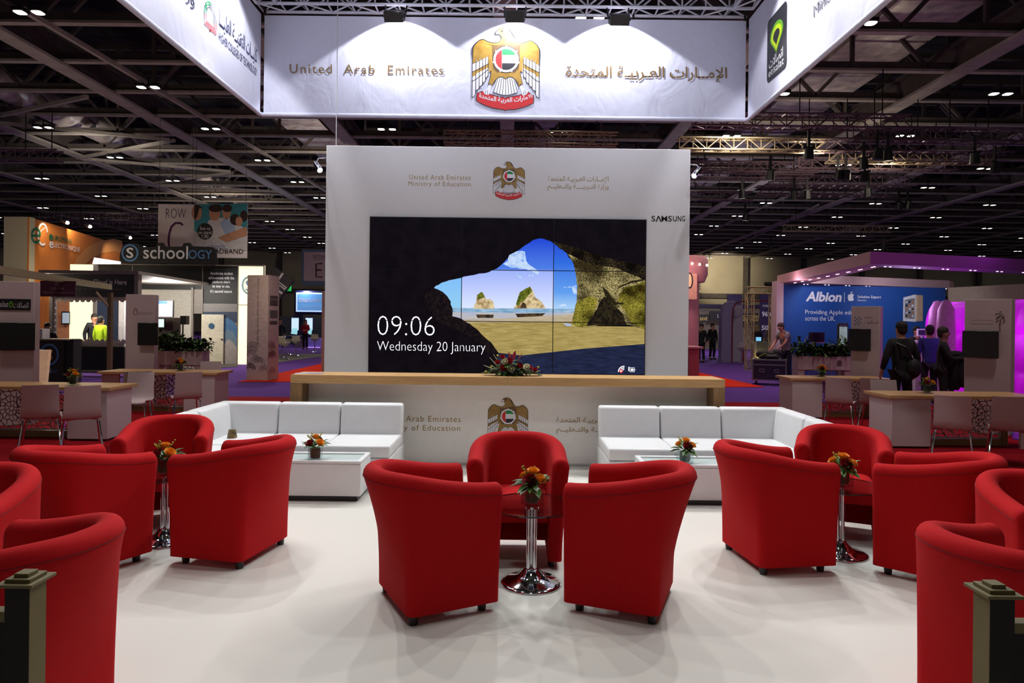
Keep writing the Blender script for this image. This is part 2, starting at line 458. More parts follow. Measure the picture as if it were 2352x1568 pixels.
def arrangement(label, loc, rz, kind, vr=0.5):
    K_ = 1.12
    t = thing('flower_vase', label, 'flowers', loc, rz, 'small rose arrangements in square glass vases')
    rnd = random.Random(kind*11+3)
    m = L_(); s = 0.056; h = 0.115
    for a, b in (((-s, -s), (s, -s+.004)), ((-s, s-.004), (s, s)), ((-s, -s+.004), (-s+.004, s-.004)), ((s-.004, -s+.004), (s, s-.004))):
        m.box(a[0], b[0], a[1], b[1], 0.0, h, VGLASS)
    m.box(-s+.004, s-.004, -s+.004, s-.004, 0.0, 0.012, VGLASS)
    gv = m.build('glass_vase', t)
    m = L_(); q = s-.007
    m.lathe([(q*.8, 0.016), (q*1.0, 0.03), (q*1.02, 0.07), (q*.95, 0.108), (0, 0.11)], (0, 0, 0), mat('vase_leaf_lining', (16, 36, 16), 0.4, scale=50, rgb2=(40, 60, 30)), 14)
    m.build('leaf_lining', gv, smooth=True)
    spots = {0: [((-.035, -.05, .155), .036, ROSER), ((.025, -.05, .16), .031, ROSEY), ((0, -.01, .195), .032, ROSEY), ((.05, .02, .16), .026, ROSER), ((-.03, .04, .165), .028, ROSEY)],
             1: [((-.035, -.04, .15), .034, ROSER), ((.04, -.04, .155), .034, ROSEY), ((0, 0, .195), .03, ROSEY), ((.02, .04, .17), .026, ROSER)]}[kind % 2]
    for c, r, mt in spots:
        m = L_(); rose(m, (c[0]*K_, c[1]*K_, .115+(c[2]-.115)*K_), r*K_, mt, (c[0]*5, c[1]*5, 0.35)); m.build('rose', t, smooth=True, ang=70)
    m = L_()
    for k in range(26):
        a = rnd.uniform(0, 2*math.pi); e = rnd.uniform(-.1, 1.0)
        leaf(m, (math.cos(a)*.03, math.sin(a)*.03, .112+.03*rnd.random()), (math.cos(a), math.sin(a), e), rnd.uniform(.085, .135), rnd.uniform(.035, .058), LEAF2 if k % 3 else GREEN, .25)
    m.build('leaves', t, smooth=True)
    m = L_()
    for k in range(4):
        a = rnd.uniform(0, 6.28); p0 = Vector((0, 0, .13)); p1 = Vector((math.cos(a)*.08, math.sin(a)*.05, rnd.uniform(.2, .255)))
        m.tube([p0, (p0+p1)/2 + Vector((0, 0, .012)), p1], .0018, GREEN, 5)
        for j in range(7): m.ball(p0.lerp(p1, .65+.05*j) + Vector((rnd.uniform(-.008, .008),)*3), .006, BUDY, 6)
    m.build('filler_sprig', t)
    return t
arrangement('small rose arrangement in square glass vase on the centre glass table', (0.139, 4.30, 0.5), R(20), 0)
arrangement('small rose arrangement in square glass vase on the left glass table', (-2.54, 5.02, 0.5), R(10), 1)
arrangement('small rose arrangement in square glass vase on the right glass table', (2.38, 4.9, 0.5), R(30), 0)

# ================================================================== WHITE SOFA MODULES
def sofa_module(label, x0, x1, kind, y0=6.65, y1=7.52):
    """kind 'S' straight (back along +y side), 'CL' / 'CR' corner, 'L' / 'R' side run with back on left/right"""
    t = thing('sofa_module', label, 'sofa', ((x0+x1)/2, (y0+y1)/2, 0), 0, 'white leatherette sofa modules')
    g_ = 0.004
    m = MB(); m.box(x0+.03, x1-.03, y0+.03, y1-.03, 0.0, 0.05, BLACK); m.build('plinth', t)
    m = MB(); m.box(x0+g_, x1-g_, y0, y1-g_, 0.05, 0.30, LEATHER); m.build('base', t, bevel=0.012, segs=2)
    m = MB(); m.box(x0+g_, x1-g_, y0-.005, y1-.03, 0.303, 0.425, LEATHER); m.build('seat_cushion', t, bevel=0.025, segs=4)
    if kind in ('S', 'CL', 'CR'):
        m = MB(); z1 = 0.745; a = 0.03
        m.slab([(x0+g_, y1-.20, .40), (x0+g_, y1-g_, .40), (x0+g_, y1-g_, z1), (x0+g_, y1-.15, z1)], (x1-x0-2*g_, 0, 0), LEATHER)
        m.build('backrest', t, bevel=0.03, segs=4)
    if kind in ('CL', 'L'):
        m = MB(); m.slab([(x0+.20, y0+g_, .40), (x0+g_, y0+g_, .40), (x0+g_, y0+g_, .745), (x0+.15, y0+g_, .745)], (0, y1-y0-2*g_ - (.16 if kind == 'CL' else 0), 0), LEATHER)
        m.build('side_backrest', t, bevel=0.03, segs=4)
    if kind in ('CR', 'R'):
        m = MB(); m.slab([(x1-.20, y0+g_, .40), (x1-g_, y0+g_, .40), (x1-g_, y0+g_, .745), (x1-.15, y0+g_, .745)], (0, y1-y0-2*g_ - (.16 if kind == 'CR' else 0), 0), LEATHER)
        m.build('side_backrest', t, bevel=0.03, segs=4)
    return t
sofa_module('white sofa module at the open right end of the left sofa', -1.84, -1.17, 'S')
sofa_module('middle white sofa module of the left sofa, behind the vase on the white table', -2.51, -1.84, 'S')
sofa_module('white corner sofa module of the left sofa', -3.18, -2.51, 'CL')
sofa_module('white sofa module running forward from the left sofa corner, behind a red chair', -3.18, -2.31, 'L', 5.96, 6.64)
sofa_module('white sofa module at the open left end of the right sofa', 0.95, 1.61, 'S')
sofa_module('middle white sofa module of the right sofa, behind the vase', 1.61, 2.27, 'S')
sofa_module('white corner sofa module of the right sofa', 2.27, 3.0, 'CR')
sofa_module('white sofa module running forward from the right sofa corner, behind a red chair', 2.13, 3.0, 'R', 5.96, 6.64)

def low_table(label, x0, x1, y0=6.17, y1=6.56):
    y1 = 6.60
    t = thing('coffee_table', label, 'coffee table', ((x0+x1)/2, (y0+y1)/2, 0), 0, 'white upholstered coffee tables')
    m = MB(); m.box(x0+.04, x1-.04, y0+.04, y1-.04, 0, .055, BLACK); m.build('plinth', t)
    m = MB(); m.box(x0, x1, y0, y1, .05, .345, LEATHER); m.build('base', t, bevel=0.015, segs=3)
    m = MB(); w = .045
    m.box(x0, x1, y0, y0+w, .345, .372, LEATHER); m.box(x0, x1, y1-w, y1, .345, .372, LEATHER)
    m.box(x0, x0+w, y0+w, y1-w, .345, .372, LEATHER); m.box(x1-w, x1, y0+w, y1-w, .345, .372, LEATHER)
    m.build('raised_border', t, bevel=.008, segs=2)
    m = MB(); m.box(x0+w, x1-w, y0+w, y1-w, .3455, .354, mat('frosted_glass', (190, 206, 204), 0.12, var=0.02)); m.build('glass_inset', t)
    return t
low_table('low white coffee table with glass inset in front of the left sofa', -2.30, -1.35)
low_table('low white coffee table with glass inset in front of the right sofa', 1.20, 2.12)
arrangement('small rose arrangement in square glass vase on the left white coffee table', (-1.80, 6.30, .355), R(5), 1)
arrangement('small rose arrangement in square glass vase on the right white coffee table', (1.62, 6.34, .355), R(40), 0)
# small dark tapered tumbler on the sofa seat
p = P(533, 1009, 7.0)
m = MB(); m.lathe([(.05, 0), (.05, .004), (.035, .085), (.0, .086)], (p.x, 7.0, .428), mat('smoked_glass', (60, 56, 44), 0.2, scale=30, rgb2=(130, 110, 70)), 20)
tag(m.build('tapered_tumbler', smooth=True), 'small dark tapered tumbler standing on the white sofa corner seat', 'tumbler')

# ================================================================== EMBLEM  (drawn in its own grid, 0..1062 wide, 0..1290 high)
GOLD = mat('emblem_gold', (122, 92, 32), 0.6, scale=9, rgb2=(156, 124, 62)); GOLDD = mat('emblem_bronze', (88, 64, 30), 0.6, scale=9, rgb2=(116, 86, 44))
INK = mat('emblem_outline', (24, 20, 34), 0.6, var=0.0); EWH = mat('emblem_white', (228, 228, 235), 0.6, var=0.01); ERED = mat('emblem_red', (196, 36, 40), 0.6, var=0.02)
EGRN = mat('emblem_green', (0, 128, 70), 0.6, var=0.02)
def emblem(name, parent, x0, x1, y, ztop, gold=GOLD):
    """plane facing -y"""
    k = (x1-x0)/1062.0; M = 702
    def T(px, py, lay=0): return Vector((x0 + (px-165)*k, y - lay*0.0007, ztop - (py-165)*k))
    m = MB(); S = lambda pts, w, lay: m.strip([T(a, b, lay) for a, b in pts], w*k, INK)
    mir = lambda pts: [(2*M - a, b) for a, b in pts]
    # wings
    wing = [(180, 560), (430, 560), (470, 700), (475, 830), (440, 860), (425, 935), (390, 945), (388, 1010), (340, 1030), (338, 1070), (290, 1085), (288, 1130), (238, 1140), (235, 1200), (200, 1245), (172, 1255)]
    for f_ in (lambda q: q, mir):
        m.poly([T(a, b, 1) for a, b in f_(wing)], EWH)
        m.poly([T(a, b, 2) for a, b in f_([(178, 850), (430, 722), (432, 780), (240, 880), (235, 905), (178, 930)])], gold)
        S(f_([(172, 728), (240, 700), (430, 600)]), 9, 3); S(f_([(170, 858), (240, 830), (430, 722)]), 9, 3); S(f_([(168, 1004), (240, 970), (430, 810)]), 9, 3)
        for x, ya, yb in ((180, 480, 1255), (235, 570, 1200), (290, 570, 1130), (340, 570, 1070), (387, 570, 1010), (428, 560, 940)):
            S(f_([(x, ya), (x-2, yb)]), 9, 3)
        S(f_([(170, 1255), (200, 1245), (222, 1222), (235, 1195), (237, 1142), (270, 1128), (288, 1110), (290, 1084), (325, 1068), (338, 1050), (340, 1028), (375, 1008), (386, 990), (388, 945), (415, 930), (428, 905)]), 9, 3)
    # shoulders, head and body
    body = [(530, 270), (533, 238), (560, 205), (600, 178), (665, 166), (730, 176), (780, 220), (815, 275), (845, 335), (880, 380), (930, 400), (1000, 385), (1050, 362), (1085, 357), (1130, 375), (1190, 430), (1222, 490), (1226, 560),
            (1226, 745), (1170, 715), (1165, 640), (1150, 700), (1115, 680), (1110, 620), (1095, 670), (1060, 650), (1010, 625), (980, 600), (970, 700), (965, 850), (930, 835), (930, 880), (945, 960), (967, 1052), (940, 1035), (925, 1060), (905, 1080), (890, 1020), (850, 965), (800, 932), (745, 930),
            (700, 962), (655, 930), (605, 932), (555, 965), (515, 1020), (492, 1070), (470, 1040), (432, 1050), (455, 960), (472, 880), (475, 835), (440, 855), (430, 700), (425, 600), (400, 620), (345, 650), (310, 665), (295, 615), (290, 680), (255, 695), (240, 640), (232, 700), (182, 722), (181, 560), (185, 480), (215, 425), (270, 370),
            (315, 348), (350, 346), (405, 375), (480, 398), (560, 400), (608, 372), (628, 335), (626, 300), (602, 272), (575, 262)]
    m.poly([T(a, b, 4) for a, b in body], gold)
    m.poly([T(a, b, 4.5) for a, b in [(300, 400), (480, 440), (500, 800), (560, 860), (840, 860), (905, 800), (925, 440), (1100, 400), (900, 430), (840, 380), (560, 430), (480, 430)]], GOLDD)
    m.poly([T(a, b, 5) for a, b in [(530, 270), (533, 238), (560, 208), (590, 225), (590, 262), (575, 262)]], EWH)
    m.poly([T(a, b, 5) for a, b in [(730, 176), (780, 220), (815, 275), (845, 335), (800, 290), (760, 230)]], INK)
    m.poly([T(a, b, 6) for a, b in [(612, 205), (640, 196), (660, 205), (650, 228), (625, 232)]], INK)
    S([(432, 1050), (455, 960), (472, 880), (476, 835), (440, 858)], 7, 5); S(mir([(432, 1050), (455, 960), (472, 880), (476, 835), (440, 858)]), 7, 5)
    S(body[:19], 12, 5); S([(181, 722), (181, 560), (185, 480), (215, 425), (270, 370), (315, 348), (350, 346), (405, 375), (480, 398), (560, 400), (608, 372), (628, 335), (626, 300), (602, 272), (575, 262), (530, 272)], 12, 5)
    S([(940, 1035), (925, 1060), (905, 1080), (890, 1020), (850, 965), (800, 932), (745, 930), (700, 962), (655, 930), (605, 932), (555, 965), (515, 1020), (492, 1070), (470, 1040), (432, 1050)], 10, 5)
    # tail fan
    m.poly([T(a, b, 2) for a, b in [(560, 950), (620, 925), (700, 960), (780, 925), (840, 950), (885, 1168), (840, 1175), (790, 1195), (700, 1212), (610, 1195), (560, 1175), (512, 1165)]], EWH)
    for i in range(9):
        u = i/8-.5; S([(702+u*250, 940+abs(u)*50), (702+u*375, 1205-abs(u)*75)], 8, 3)
    S([(512, 1165)] + [(512 + 373*(i/16), 1168 + 42*math.sin(math.pi*i/16) + (0 if i % 2 == 0 else 12)) for i in range(17)], 9, 3)
    # ribbon and feet
    rib = [(250, 1192), (335, 1155), (460, 1200), (580, 1235), (670, 1243), (700, 1262), (730, 1243), (900, 1215), (1060, 1160), (1140, 1215), (1140, 1335), (980, 1400), (850, 1435), (725, 1441), (700, 1455), (670, 1441), (500, 1415), (380, 1375), (250, 1312)]
    m.poly([T(a, b, 2) for a, b in rib], ERED); m.strip([T(a, b, 3) for a, b in rib], 10*k, INK, closed=True)
    m.text(arabic('الامارات العربية المتحدة'), T(290, 1345, 3.5), 830*k, 100*k, EWH, bold=0.02, bend=75*k)
    for f_ in (lambda q: q, mir):
        m.poly([T(a, b, 5) for a, b in f_([(440, 1055), (485, 1075), (455, 1150), (440, 1215), (380, 1205), (352, 1160), (365, 1130), (405, 1140)])], EWH)
        for a in (385, 415): S(f_([(a, 1140), (a+4, 1205)]), 6, 6)
    # disc with flag
    def disc(r, lay, mt, xa=-1, xb=1, ya=-1, yb=1):
        pts = []
        for i in range(48):
            a = 2*math.pi*i/48; x = max(xa, min(xb, math.cos(a))); y_ = max(ya, min(yb, math.sin(a))); pts.append(T(705 + r*x, 655 - r*y_, lay))
        m.poly(pts, mt)
    disc(212, 6, INK); disc(200, 6.5, EWH)
    disc(165, 7, EWH); disc(165, 7.5, ERED, xb=-.40); disc(165, 7.5, EGRN, xa=-.38, ya=.42, yb=1); disc(165, 7.5, INK, xa=-.38, yb=-.36)
    for i in range(7):
        a = math.pi/2 + 2*math.pi*i/7
        m.ball(T(705+205*math.cos(a), 655-205*math.sin(a), 7), 14*k, EWH, 6, sz=(14*k, .0008, 14*k))
    return m.build(name, parent, label='gold falcon emblem with round flag shield and red Arabic ribbon')

# ================================================================== COUNTER
GOLDT = mat('gold_lettering', (150, 124, 66), 0.45, var=0.03)
t = thing('reception_counter', 'long oak-topped reception counter with white front below the big screen', 'counter', (0, 7.85, 0))
Lx, Rx = -2.46, 2.38
m = MB(); m.box(Lx, -.04, 7.6, 8.08, .935, 1.03, OAK); m.box(-.037, Rx, 7.6, 8.08, .935, 1.03, OAK); m.build('countertop', t, bevel=.003, segs=1)
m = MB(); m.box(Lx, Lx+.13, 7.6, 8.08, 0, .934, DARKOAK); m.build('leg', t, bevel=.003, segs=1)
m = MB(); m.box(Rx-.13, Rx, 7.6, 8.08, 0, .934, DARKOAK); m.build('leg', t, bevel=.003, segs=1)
m = MB(); m.box(Lx+.132, -.04, 7.84, 7.9, .02, .934, WHITE); m.box(-.037, Rx-.132, 7.84, 7.9, .02, .934, WHITE); m.build('front_panel', t, bevel=.002, segs=1)
m = MB(); m.box(Lx+.132, Rx-.132, 7.80, 7.9, 0, .02, mat('kick_strip', (170, 168, 165), .5)); m.build('kick_strip', t)
def onY(px, py, y): return P(px, py, y)
m = MB(); yy = 7.838
a, b = onY(866, 967, yy), onY(1058, 967, yy); m.text('United Arab Emirates', (a.x, yy, a.z), b.x-a.x, .068, GOLDT, sp=1.15)
a, b = onY(864, 991, yy), onY(1057, 991, yy); m.text('Ministry of Education', (a.x, yy, a.z), b.x-a.x, .082, GOLDT, sp=1.15); m.build('english_lettering', t, label='gold English ministry lettering'); m = MB()
a, b = onY(1278, 972, yy), onY(1468, 972, yy); m.text(arabic('الإمــارات العـربيـة المتحدة'), (a.x, yy, a.z-.01), b.x-a.x, .085, GOLDT, bold=.006)
a, b = onY(1278, 994, yy), onY(1468, 994, yy); m.text(arabic('وزارة التـربيــــة والتـعليــم'), (a.x, yy, a.z-.01), b.x-a.x, .085, GOLDT, bold=.006)
m.build('arabic_lettering', t, label='gold Arabic ministry lettering')
a, b = onY(1120.5, 913, yy), onY(1213, 913, yy); emblem('emblem', t, a.x, b.x, 7.838, a.z)

# centrepiece on the counter
t = thing('flower_centrepiece', 'long low arrangement of red and cream flowers on the oak counter below the screen', 'flowers', (0.0, 7.83, 1.03))
c0 = P(1176, 856, 7.83); cx = c0.x; zb = 1.03
rnd = random.Random(5)
m = MB(); m.box(cx-.13, cx+.13, 7.77, 7.89, zb, zb+.03, mat('floral_tray', (20, 30, 18), .5)); m.build('tray', t, bevel=.006)
m = MB()
for k in range(170):
    x = rnd.gauss(0, .15); x = max(-.33, min(.33, x)); y = rnd.uniform(-.08, .08); hmax = .15*(1-abs(x)/.37)
    z = zb + .02 + rnd.random()*hmax; d = Vector((x*3+rnd.uniform(-.5, .5), y*8+rnd.uniform(-.5, .3), rnd.uniform(-.1, .5)))
    leaf(m, (cx+x*.8, 7.83+y*.6, z), d, rnd.uniform(.07, .12), rnd.uniform(.03, .055), (GREEN, LEAF2, DGREEN)[k % 3], .3)
m.build('foliage', t, smooth=True)
for px, py, r_, mt in ((1157, 846, .032, ROSER), (1193, 842, .032, ROSER), (1174, 847, .036, ROSEW), (1143, 832, .022, ROSER), (1160, 831, .034, ROSEW), (1154, 820, .022, ROSER), (1210, 844, .032, ROSEW), (1229, 850, .022, ROSER), (1217, 845, .024, ROSER), (1170, 830, .03, ROSER)):
    p = P(px, py, 7.75); m = MB(); rose(m, (p.x, p.y, max(p.z, zb+.03)), r_*1.2, mat('bright_red_carnation', (190, 20, 24), .6, scale=60, rgb2=(140, 8, 16)) if mt == ROSER else mt, (0, -1, .7)); m.build('rose', t, smooth=True, ang=70)
for px, py, tx in ((1172, 818, -.2), (1181, 815, .15), (1189, 820, .5)):
    p = P(px, py, 7.76); m = MB(); leaf(m, (p.x, p.y, p.z-.06), (tx, -.1, 1), .12, .07, mat('burgundy_anthurium', (130, 16, 40), .3, scale=30, rgb2=(170, 40, 60)), .05); m.build('anthurium', t, smooth=True)
m = MB()
for px, py, tx in ((1124, 820, 1), (1110, 838, .9), (1215, 835, -1), (1245, 860, -.8), (1133, 812, .6)):
    p = P(px, py, 7.78); q = Vector((cx + (p.x-cx)*.4, 7.8, zb+.06)); m.tube([q, (p+q)/2+Vector((0, 0, -.01)), p], [.006, .007, .002], mat('pale_blade', (170, 170, 130), .5), 6)
for px, py in ((1236, 843), (1143, 816), (1116, 853), (1129, 841)):
    p = P(px, py, 7.76); m.ball(p, .013, BUDY, 8); m.tube([p, (cx+(p.x-cx)*.7, 7.8, zb+.04)], .002, GREEN, 5)
m.build('blades_and_buds', t, smooth=True)
for dx, dr, lb in ((0, 12, 'white leaflet at the left end of the oak counter'), (.13, -6, 'purple-tinted leaflet lying right of the white one on the oak counter')):
    p = P(703, 857, 7.9); m = MB(); m.box(p.x+dx-.09, p.x+dx+.09, 7.72, 7.86, 1.0305+dx*.01, 1.0325+dx*.01, mat('leaflet_paper' + str(dr), (200, 198, 212) if dr > 0 else (160, 140, 190), .4, scale=20, rgb2=(150, 140, 180)), rz=R(dr))
    tag(m.build('leaflet'), lb, 'leaflet', 'leaflets on the counter')

# ================================================================== SCREEN WALL
WD = 9.07
def W(px, py, off=0): p = P(px, py, WD); return Vector((p.x, WD - off, p.z))
t = thing('screen_wall', 'tall white exhibition wall holding the video wall', 'exhibition wall', (0, WD+.15, 0))
wl, wr = P(747, 600, WD).x, P(1583, 600, WD).x; wt = P(1167, 338.5, WD).z
m = MB(); m.box(wl, wr, WD, WD+.32, 0, wt, mat('screen_wall_white', (214, 213, 216), .55, var=.005)); m.build('wall_panel', t, bevel=.004, segs=1)
m = MB(); y = WD-.002
def wtxt(m, s, x0, x1, yb, h, mt, **kw):
    a, b = P(x0, yb, WD), P(x1, yb, WD); m.text(s, (a.x, y, a.z), b.x-a.x, h, mt, **kw)
pw = WD/1568
wtxt(m, 'United Arab Emirates', 940, 1081, 412, 11.5*pw, GOLDT, sp=1.15); wtxt(m, 'Ministry of Education', 938, 1081, 430, 14*pw, GOLDT, sp=1.15); m.build('english_lettering', t, label='gold English ministry lettering'); m = MB()
wtxt(m, arabic('الإمــارات العـربيـة المتحدة'), 1258, 1398, 420, 17*pw, GOLDT, bold=.003); wtxt(m, arabic('وزارة التـربيــــة والتـعليــم'), 1258, 1398, 438, 17*pw, GOLDT, bold=.003)
m.build('arabic_lettering', t, label='gold Arabic ministry lettering')
m = MB(); wtxt(m, 'S', 1496, 1505, 508.5, 13*pw, BLACK, bold=.015)
xx = [1496, 1507.5, 1519.5, 1535, 1546, 1558.5, 1565]; 
for q_ in (((1507, 509), (1512.5, 496)), ((1518, 509), (1512.5, 496))): m.strip([Vector((P(*v_, WD).x, y, P(*v_, WD).z)) for v_ in q_], .016, BLACK)
for ch, a, b in (('M', 1520, 1534), ('S', 1535.5, 1544.5), ('U', 1546.5, 1556), ('N', 1557.5, 1566), ('G', 1567, 1575)):
    wtxt(m, ch, a-1, b-1.5, 508.5, 13*pw, BLACK, bold=.015)
m.build('brand_lettering', t, label='black SAMSUNG lettering')
a, b = P(1133, 371, WD), P(1205.5, 371, WD); emblem('emblem', t, a.x, b.x, WD-.003, a.z, GOLD)
for i, (px, py) in enumerate(((880, 336), (1464, 343))):
    p = P(px, py, WD); m = MB(); m.lathe([(.13, 0), (.12, .02), (0, .035)], (p.x, WD+.16, wt), mat('cable_cap', (160, 158, 150), .6), 16, 1, .5)
    m.build('top_cap', t, smooth=True)

# ---- video wall : 3 x 3 panels, one picture
t = thing('video_wall', 'three by three video wall showing a sea cave beach and the time 09:06', 'screen', (P(1166, 850, WD).x, WD, P(1166, 856, WD).z))
TL, TR, BL, BR = P(852, 498, WD), P(1482, 508, WD), P(848.5, 853, WD), P(1479, 859.5, WD)
sx0, sx1, sz1, sz0 = (TL.x+BL.x)/2, (TR.x+BR.x)/2, (TL.z+TR.z)/2, (BL.z+BR.z)/2
m = MB(); m.box(sx0-.01, sx1+.01, WD-.03, WD-.001, sz0-.01, sz1+.01, BLACK); m.build('bezel', t)
YS = WD-.031
def Z(x, y, lay=0):     # picture coordinates: zoomed crop pixels
    p = P(740 + x/2.6727, 320 + y/2.6727, WD); return Vector((min(max(p.x, sx0), sx1), YS - lay*.0005, min(max(p.z, sz0), sz1)))
def emat(name, rgb, s=1.0, rgb2=None, scale=12, detail=6, stretch=None, pos=(.35, .65), big=0):
    if name in MATS: return MATS[name]
    m = bpy.data.materials.new(name); m.use_nodes = True; nt = m.node_tree; N, L = nt.nodes, nt.links
    b = N['Principled BSDF']; b.inputs['Base Color'].default_value = (.002, .002, .002, 1); b.inputs['Roughness'].default_value = .5; b.inputs['Specular IOR Level'].default_value = .05
    tc = N.new('ShaderNodeTexCoord'); mp = N.new('ShaderNodeMapping'); L.new(tc.outputs['Object'], mp.inputs['Vector'])
    if stretch: mp.inputs['Scale'].default_value = stretch
    nz = N.new('ShaderNodeTexNoise'); nz.inputs['Scale'].default_value = scale; nz.inputs['Detail'].default_value = detail; nz.inputs['Roughness'].default_value = .65
    L.new(mp.outputs['Vector'], nz.inputs['Vector']); cr = N.new('ShaderNodeValToRGB'); L.new(nz.outputs['Fac'], cr.inputs['Fac'])
    cr.color_ramp.elements[0].position, cr.color_ramp.elements[1].position = pos
    cr.color_ramp.elements[0].color = (*[lin(v) for v in rgb], 1); cr.color_ramp.elements[1].color = (*[lin(v) for v in (rgb2 or rgb)], 1)
    src = cr.outputs['Color']
    if big:
        n2 = N.new('ShaderNodeTexNoise'); n2.inputs['Scale'].default_value = big; n2.inputs['Detail'].default_value = 3; L.new(mp.outputs['Vector'], n2.inputs['Vector'])
        c2 = N.new('ShaderNodeValToRGB'); c2.color_ramp.elements[0].position = .38; c2.color_ramp.elements[1].position = .6; c2.color_ramp.elements[0].color = (.12, .10, .08, 1); L.new(n2.outputs['Fac'], c2.inputs['Fac'])
        mx = N.new('ShaderNodeMix'); mx.data_type = 'RGBA'; mx.blend_type = 'MULTIPLY'; mx.inputs[0].default_value = 1; L.new(src, mx.inputs[6]); L.new(c2.outputs['Color'], mx.inputs[7]); src = mx.outputs[2]
    L.new(src, b.inputs['Emission Color']); b.inputs['Emission Strength'].default_value = s
    m.cycles.emission_sampling = 'NONE'; MATS[name] = m; return m
def skymat(name, stops, zlo, zhi, s=1.0):
    m = bpy.data.materials.new(name); m.use_nodes = True; nt = m.node_tree; N, L = nt.nodes, nt.links
    b = N['Principled BSDF']; b.inputs['Base Color'].default_value = (.002, .002, .002, 1); b.inputs['Roughness'].default_value = .5; b.inputs['Specular IOR Level'].default_value = .05
    tc = N.new('ShaderNodeTexCoord'); sp = N.new('ShaderNodeSeparateXYZ'); L.new(tc.outputs['Object'], sp.inputs[0])
    mr = N.new('ShaderNodeMapRange'); mr.inputs['From Min'].default_value = zlo; mr.inputs['From Max'].default_value = zhi; L.new(sp.outputs['Z'], mr.inputs['Value'])
    cr = N.new('ShaderNodeValToRGB'); L.new(mr.outputs[0], cr.inputs['Fac'])
    while len(cr.color_ramp.elements) < len(stops): cr.color_ramp.elements.new(.5)
    for e, (q, c) in zip(cr.color_ramp.elements, stops): e.position = q; e.color = (*[lin(v) for v in c], 1)
    L.new(cr.outputs['Color'], b.inputs['Emission Color']); b.inputs['Emission Strength'].default_value = s
    m.cycles.emission_sampling = 'NONE'; MATS[name] = m; return m
m = MB(); z0_, z1_ = Z(0, 1060).z - TM[t.name].translation.z, Z(0, 610).z - TM[t.name].translation.z
SKY = skymat('screen_sky', [(0, (228, 240, 255)), (.3, (196, 208, 255)), (.58, (160, 180, 250)), (.62, (78, 126, 232)), (1, (36, 74, 214))], z0_, z1_)
SKYR = skymat('screen_sky_right', [(0, (190, 226, 250)), (.3, (98, 160, 240)), (.7, (50, 110, 226)), (1, (34, 72, 212))], z0_, z1_)
SKYL = skymat('screen_sky_left', [(0, (150, 210, 240)), (.5, (128, 190, 250)), (1, (190, 215, 255))], z0_, z1_)
CAVE = emat('screen_cave', (8, 5, 10), 1, (16, 11, 19), 6); CAVE2 = emat('screen_cave_brown', (13, 8, 14), 1, (36, 26, 27), 22, pos=(.42, .7))
Q = lambda pts, mt, lay: m.poly([Z(a, b, lay) for a, b in pts], mt)
m.quad((sx0, YS, sz0), (sx1, YS, sz0), (sx1, YS, sz1), (sx0, YS, sz1), CAVE)
rr_ = random.Random(2)
def rough(pts, amp=5, n=4):
    out = []
    for (a, b), (c, d) in zip(pts[:-1], pts[1:]):
        for i in range(n):
            t_ = i/n; out.append((a+(c-a)*t_+rr_.uniform(-amp, amp)*(i > 0), b+(d-b)*t_+rr_.uniform(-amp, amp)*(i > 0)))
    return out + [pts[-1]]
arch = rough([(688, 912), (735, 880), (800, 862), (858, 850), (900, 838), (1000, 822), (1070, 795), (1130, 740), (1190, 690), (1240, 655), (1290, 622), (1340, 609), (1400, 626), (1440, 655), (1500, 700), (1540, 760), (1558, 840)], 3, 3)
Q(arch + [(1565, 900), (1600, 1100), (900, 1110), (780, 980), (740, 935)], SKY, 1)
Q([(1424, 640), (1440, 655), (1500, 700), (1540, 760), (1558, 840), (1580, 900), (1600, 1050), (1420, 1050)], SKYR, 1.4)
Q([(688, 912), (735, 880), (800, 862), (858, 850), (858, 1050), (790, 1050), (780, 980), (740, 935)], SKYL, 1.4)
CLD = emat('screen_cloud', (200, 222, 252), 1, (110, 160, 240), 18, pos=(.45, .68))
for pts in ([(1110, 765), (1140, 745), (1150, 710), (1195, 688), (1245, 690), (1250, 730), (1265, 765), (1300, 790), (1335, 815), (1320, 830), (1270, 805), (1215, 795), (1160, 790), (1130, 775)],
            [(1190, 835), (1215, 822), (1230, 838), (1215, 852)], [(1260, 835), (1290, 825), (1295, 840), (1270, 845)], [(1530, 905), (1560, 895), (1566, 950), (1540, 945)], [(1480, 905), (1520, 903), (1528, 912), (1490, 915)], [(1440, 1015), (1480, 1008), (1500, 1025), (1450, 1030)]):
    Q(rough(pts, 6, 2), CLD, 1.8)
SEA = emat('screen_sea', (60, 130, 170), 1, (190, 215, 240), 9, stretch=(1.2, 1, 26)); SANDW = emat('screen_wet_sand', (168, 178, 214), 1, (200, 190, 170), 5, stretch=(1, 1, 14))
Q([(790, 1034), (1555, 1040), (1560, 1062), (1530, 1085), (1400, 1070), (1180, 1090), (800, 1090)], SEA, 2)
Q([(800, 1060), (1180, 1064), (1400, 1066), (1545, 1062), (1545, 1085), (1200, 1105), (870, 1112), (800, 1090)], SANDW, 2.4)
SAND = emat('screen_sand', (148, 128, 70), 1, (184, 164, 100), 5, stretch=(1, 1, 8)); SANDL = emat('screen_sand_far', (178, 160, 130), 1, (196, 182, 158), 5, stretch=(1, 1, 9))
Q([(860, 1105), (1100, 1100), (1300, 1085), (1545, 1075), (1700, 1120), (900, 1130)], SANDL, 2.6)
Q([(900, 1124), (1540, 1118), (1620, 1145), (1985, 1150), (1985, 1256), (1600, 1284), (1220, 1325), (1070, 1330), (980, 1200)], SAND, 2.8)
Q([(1010, 1300), (1220, 1325), (1600, 1284), (1985, 1255), (1985, 1445), (1010, 1445)], emat('screen_shade_sand', (22, 26, 48), 1, (38, 46, 78), 6, stretch=(1, 1, 9)), 3)
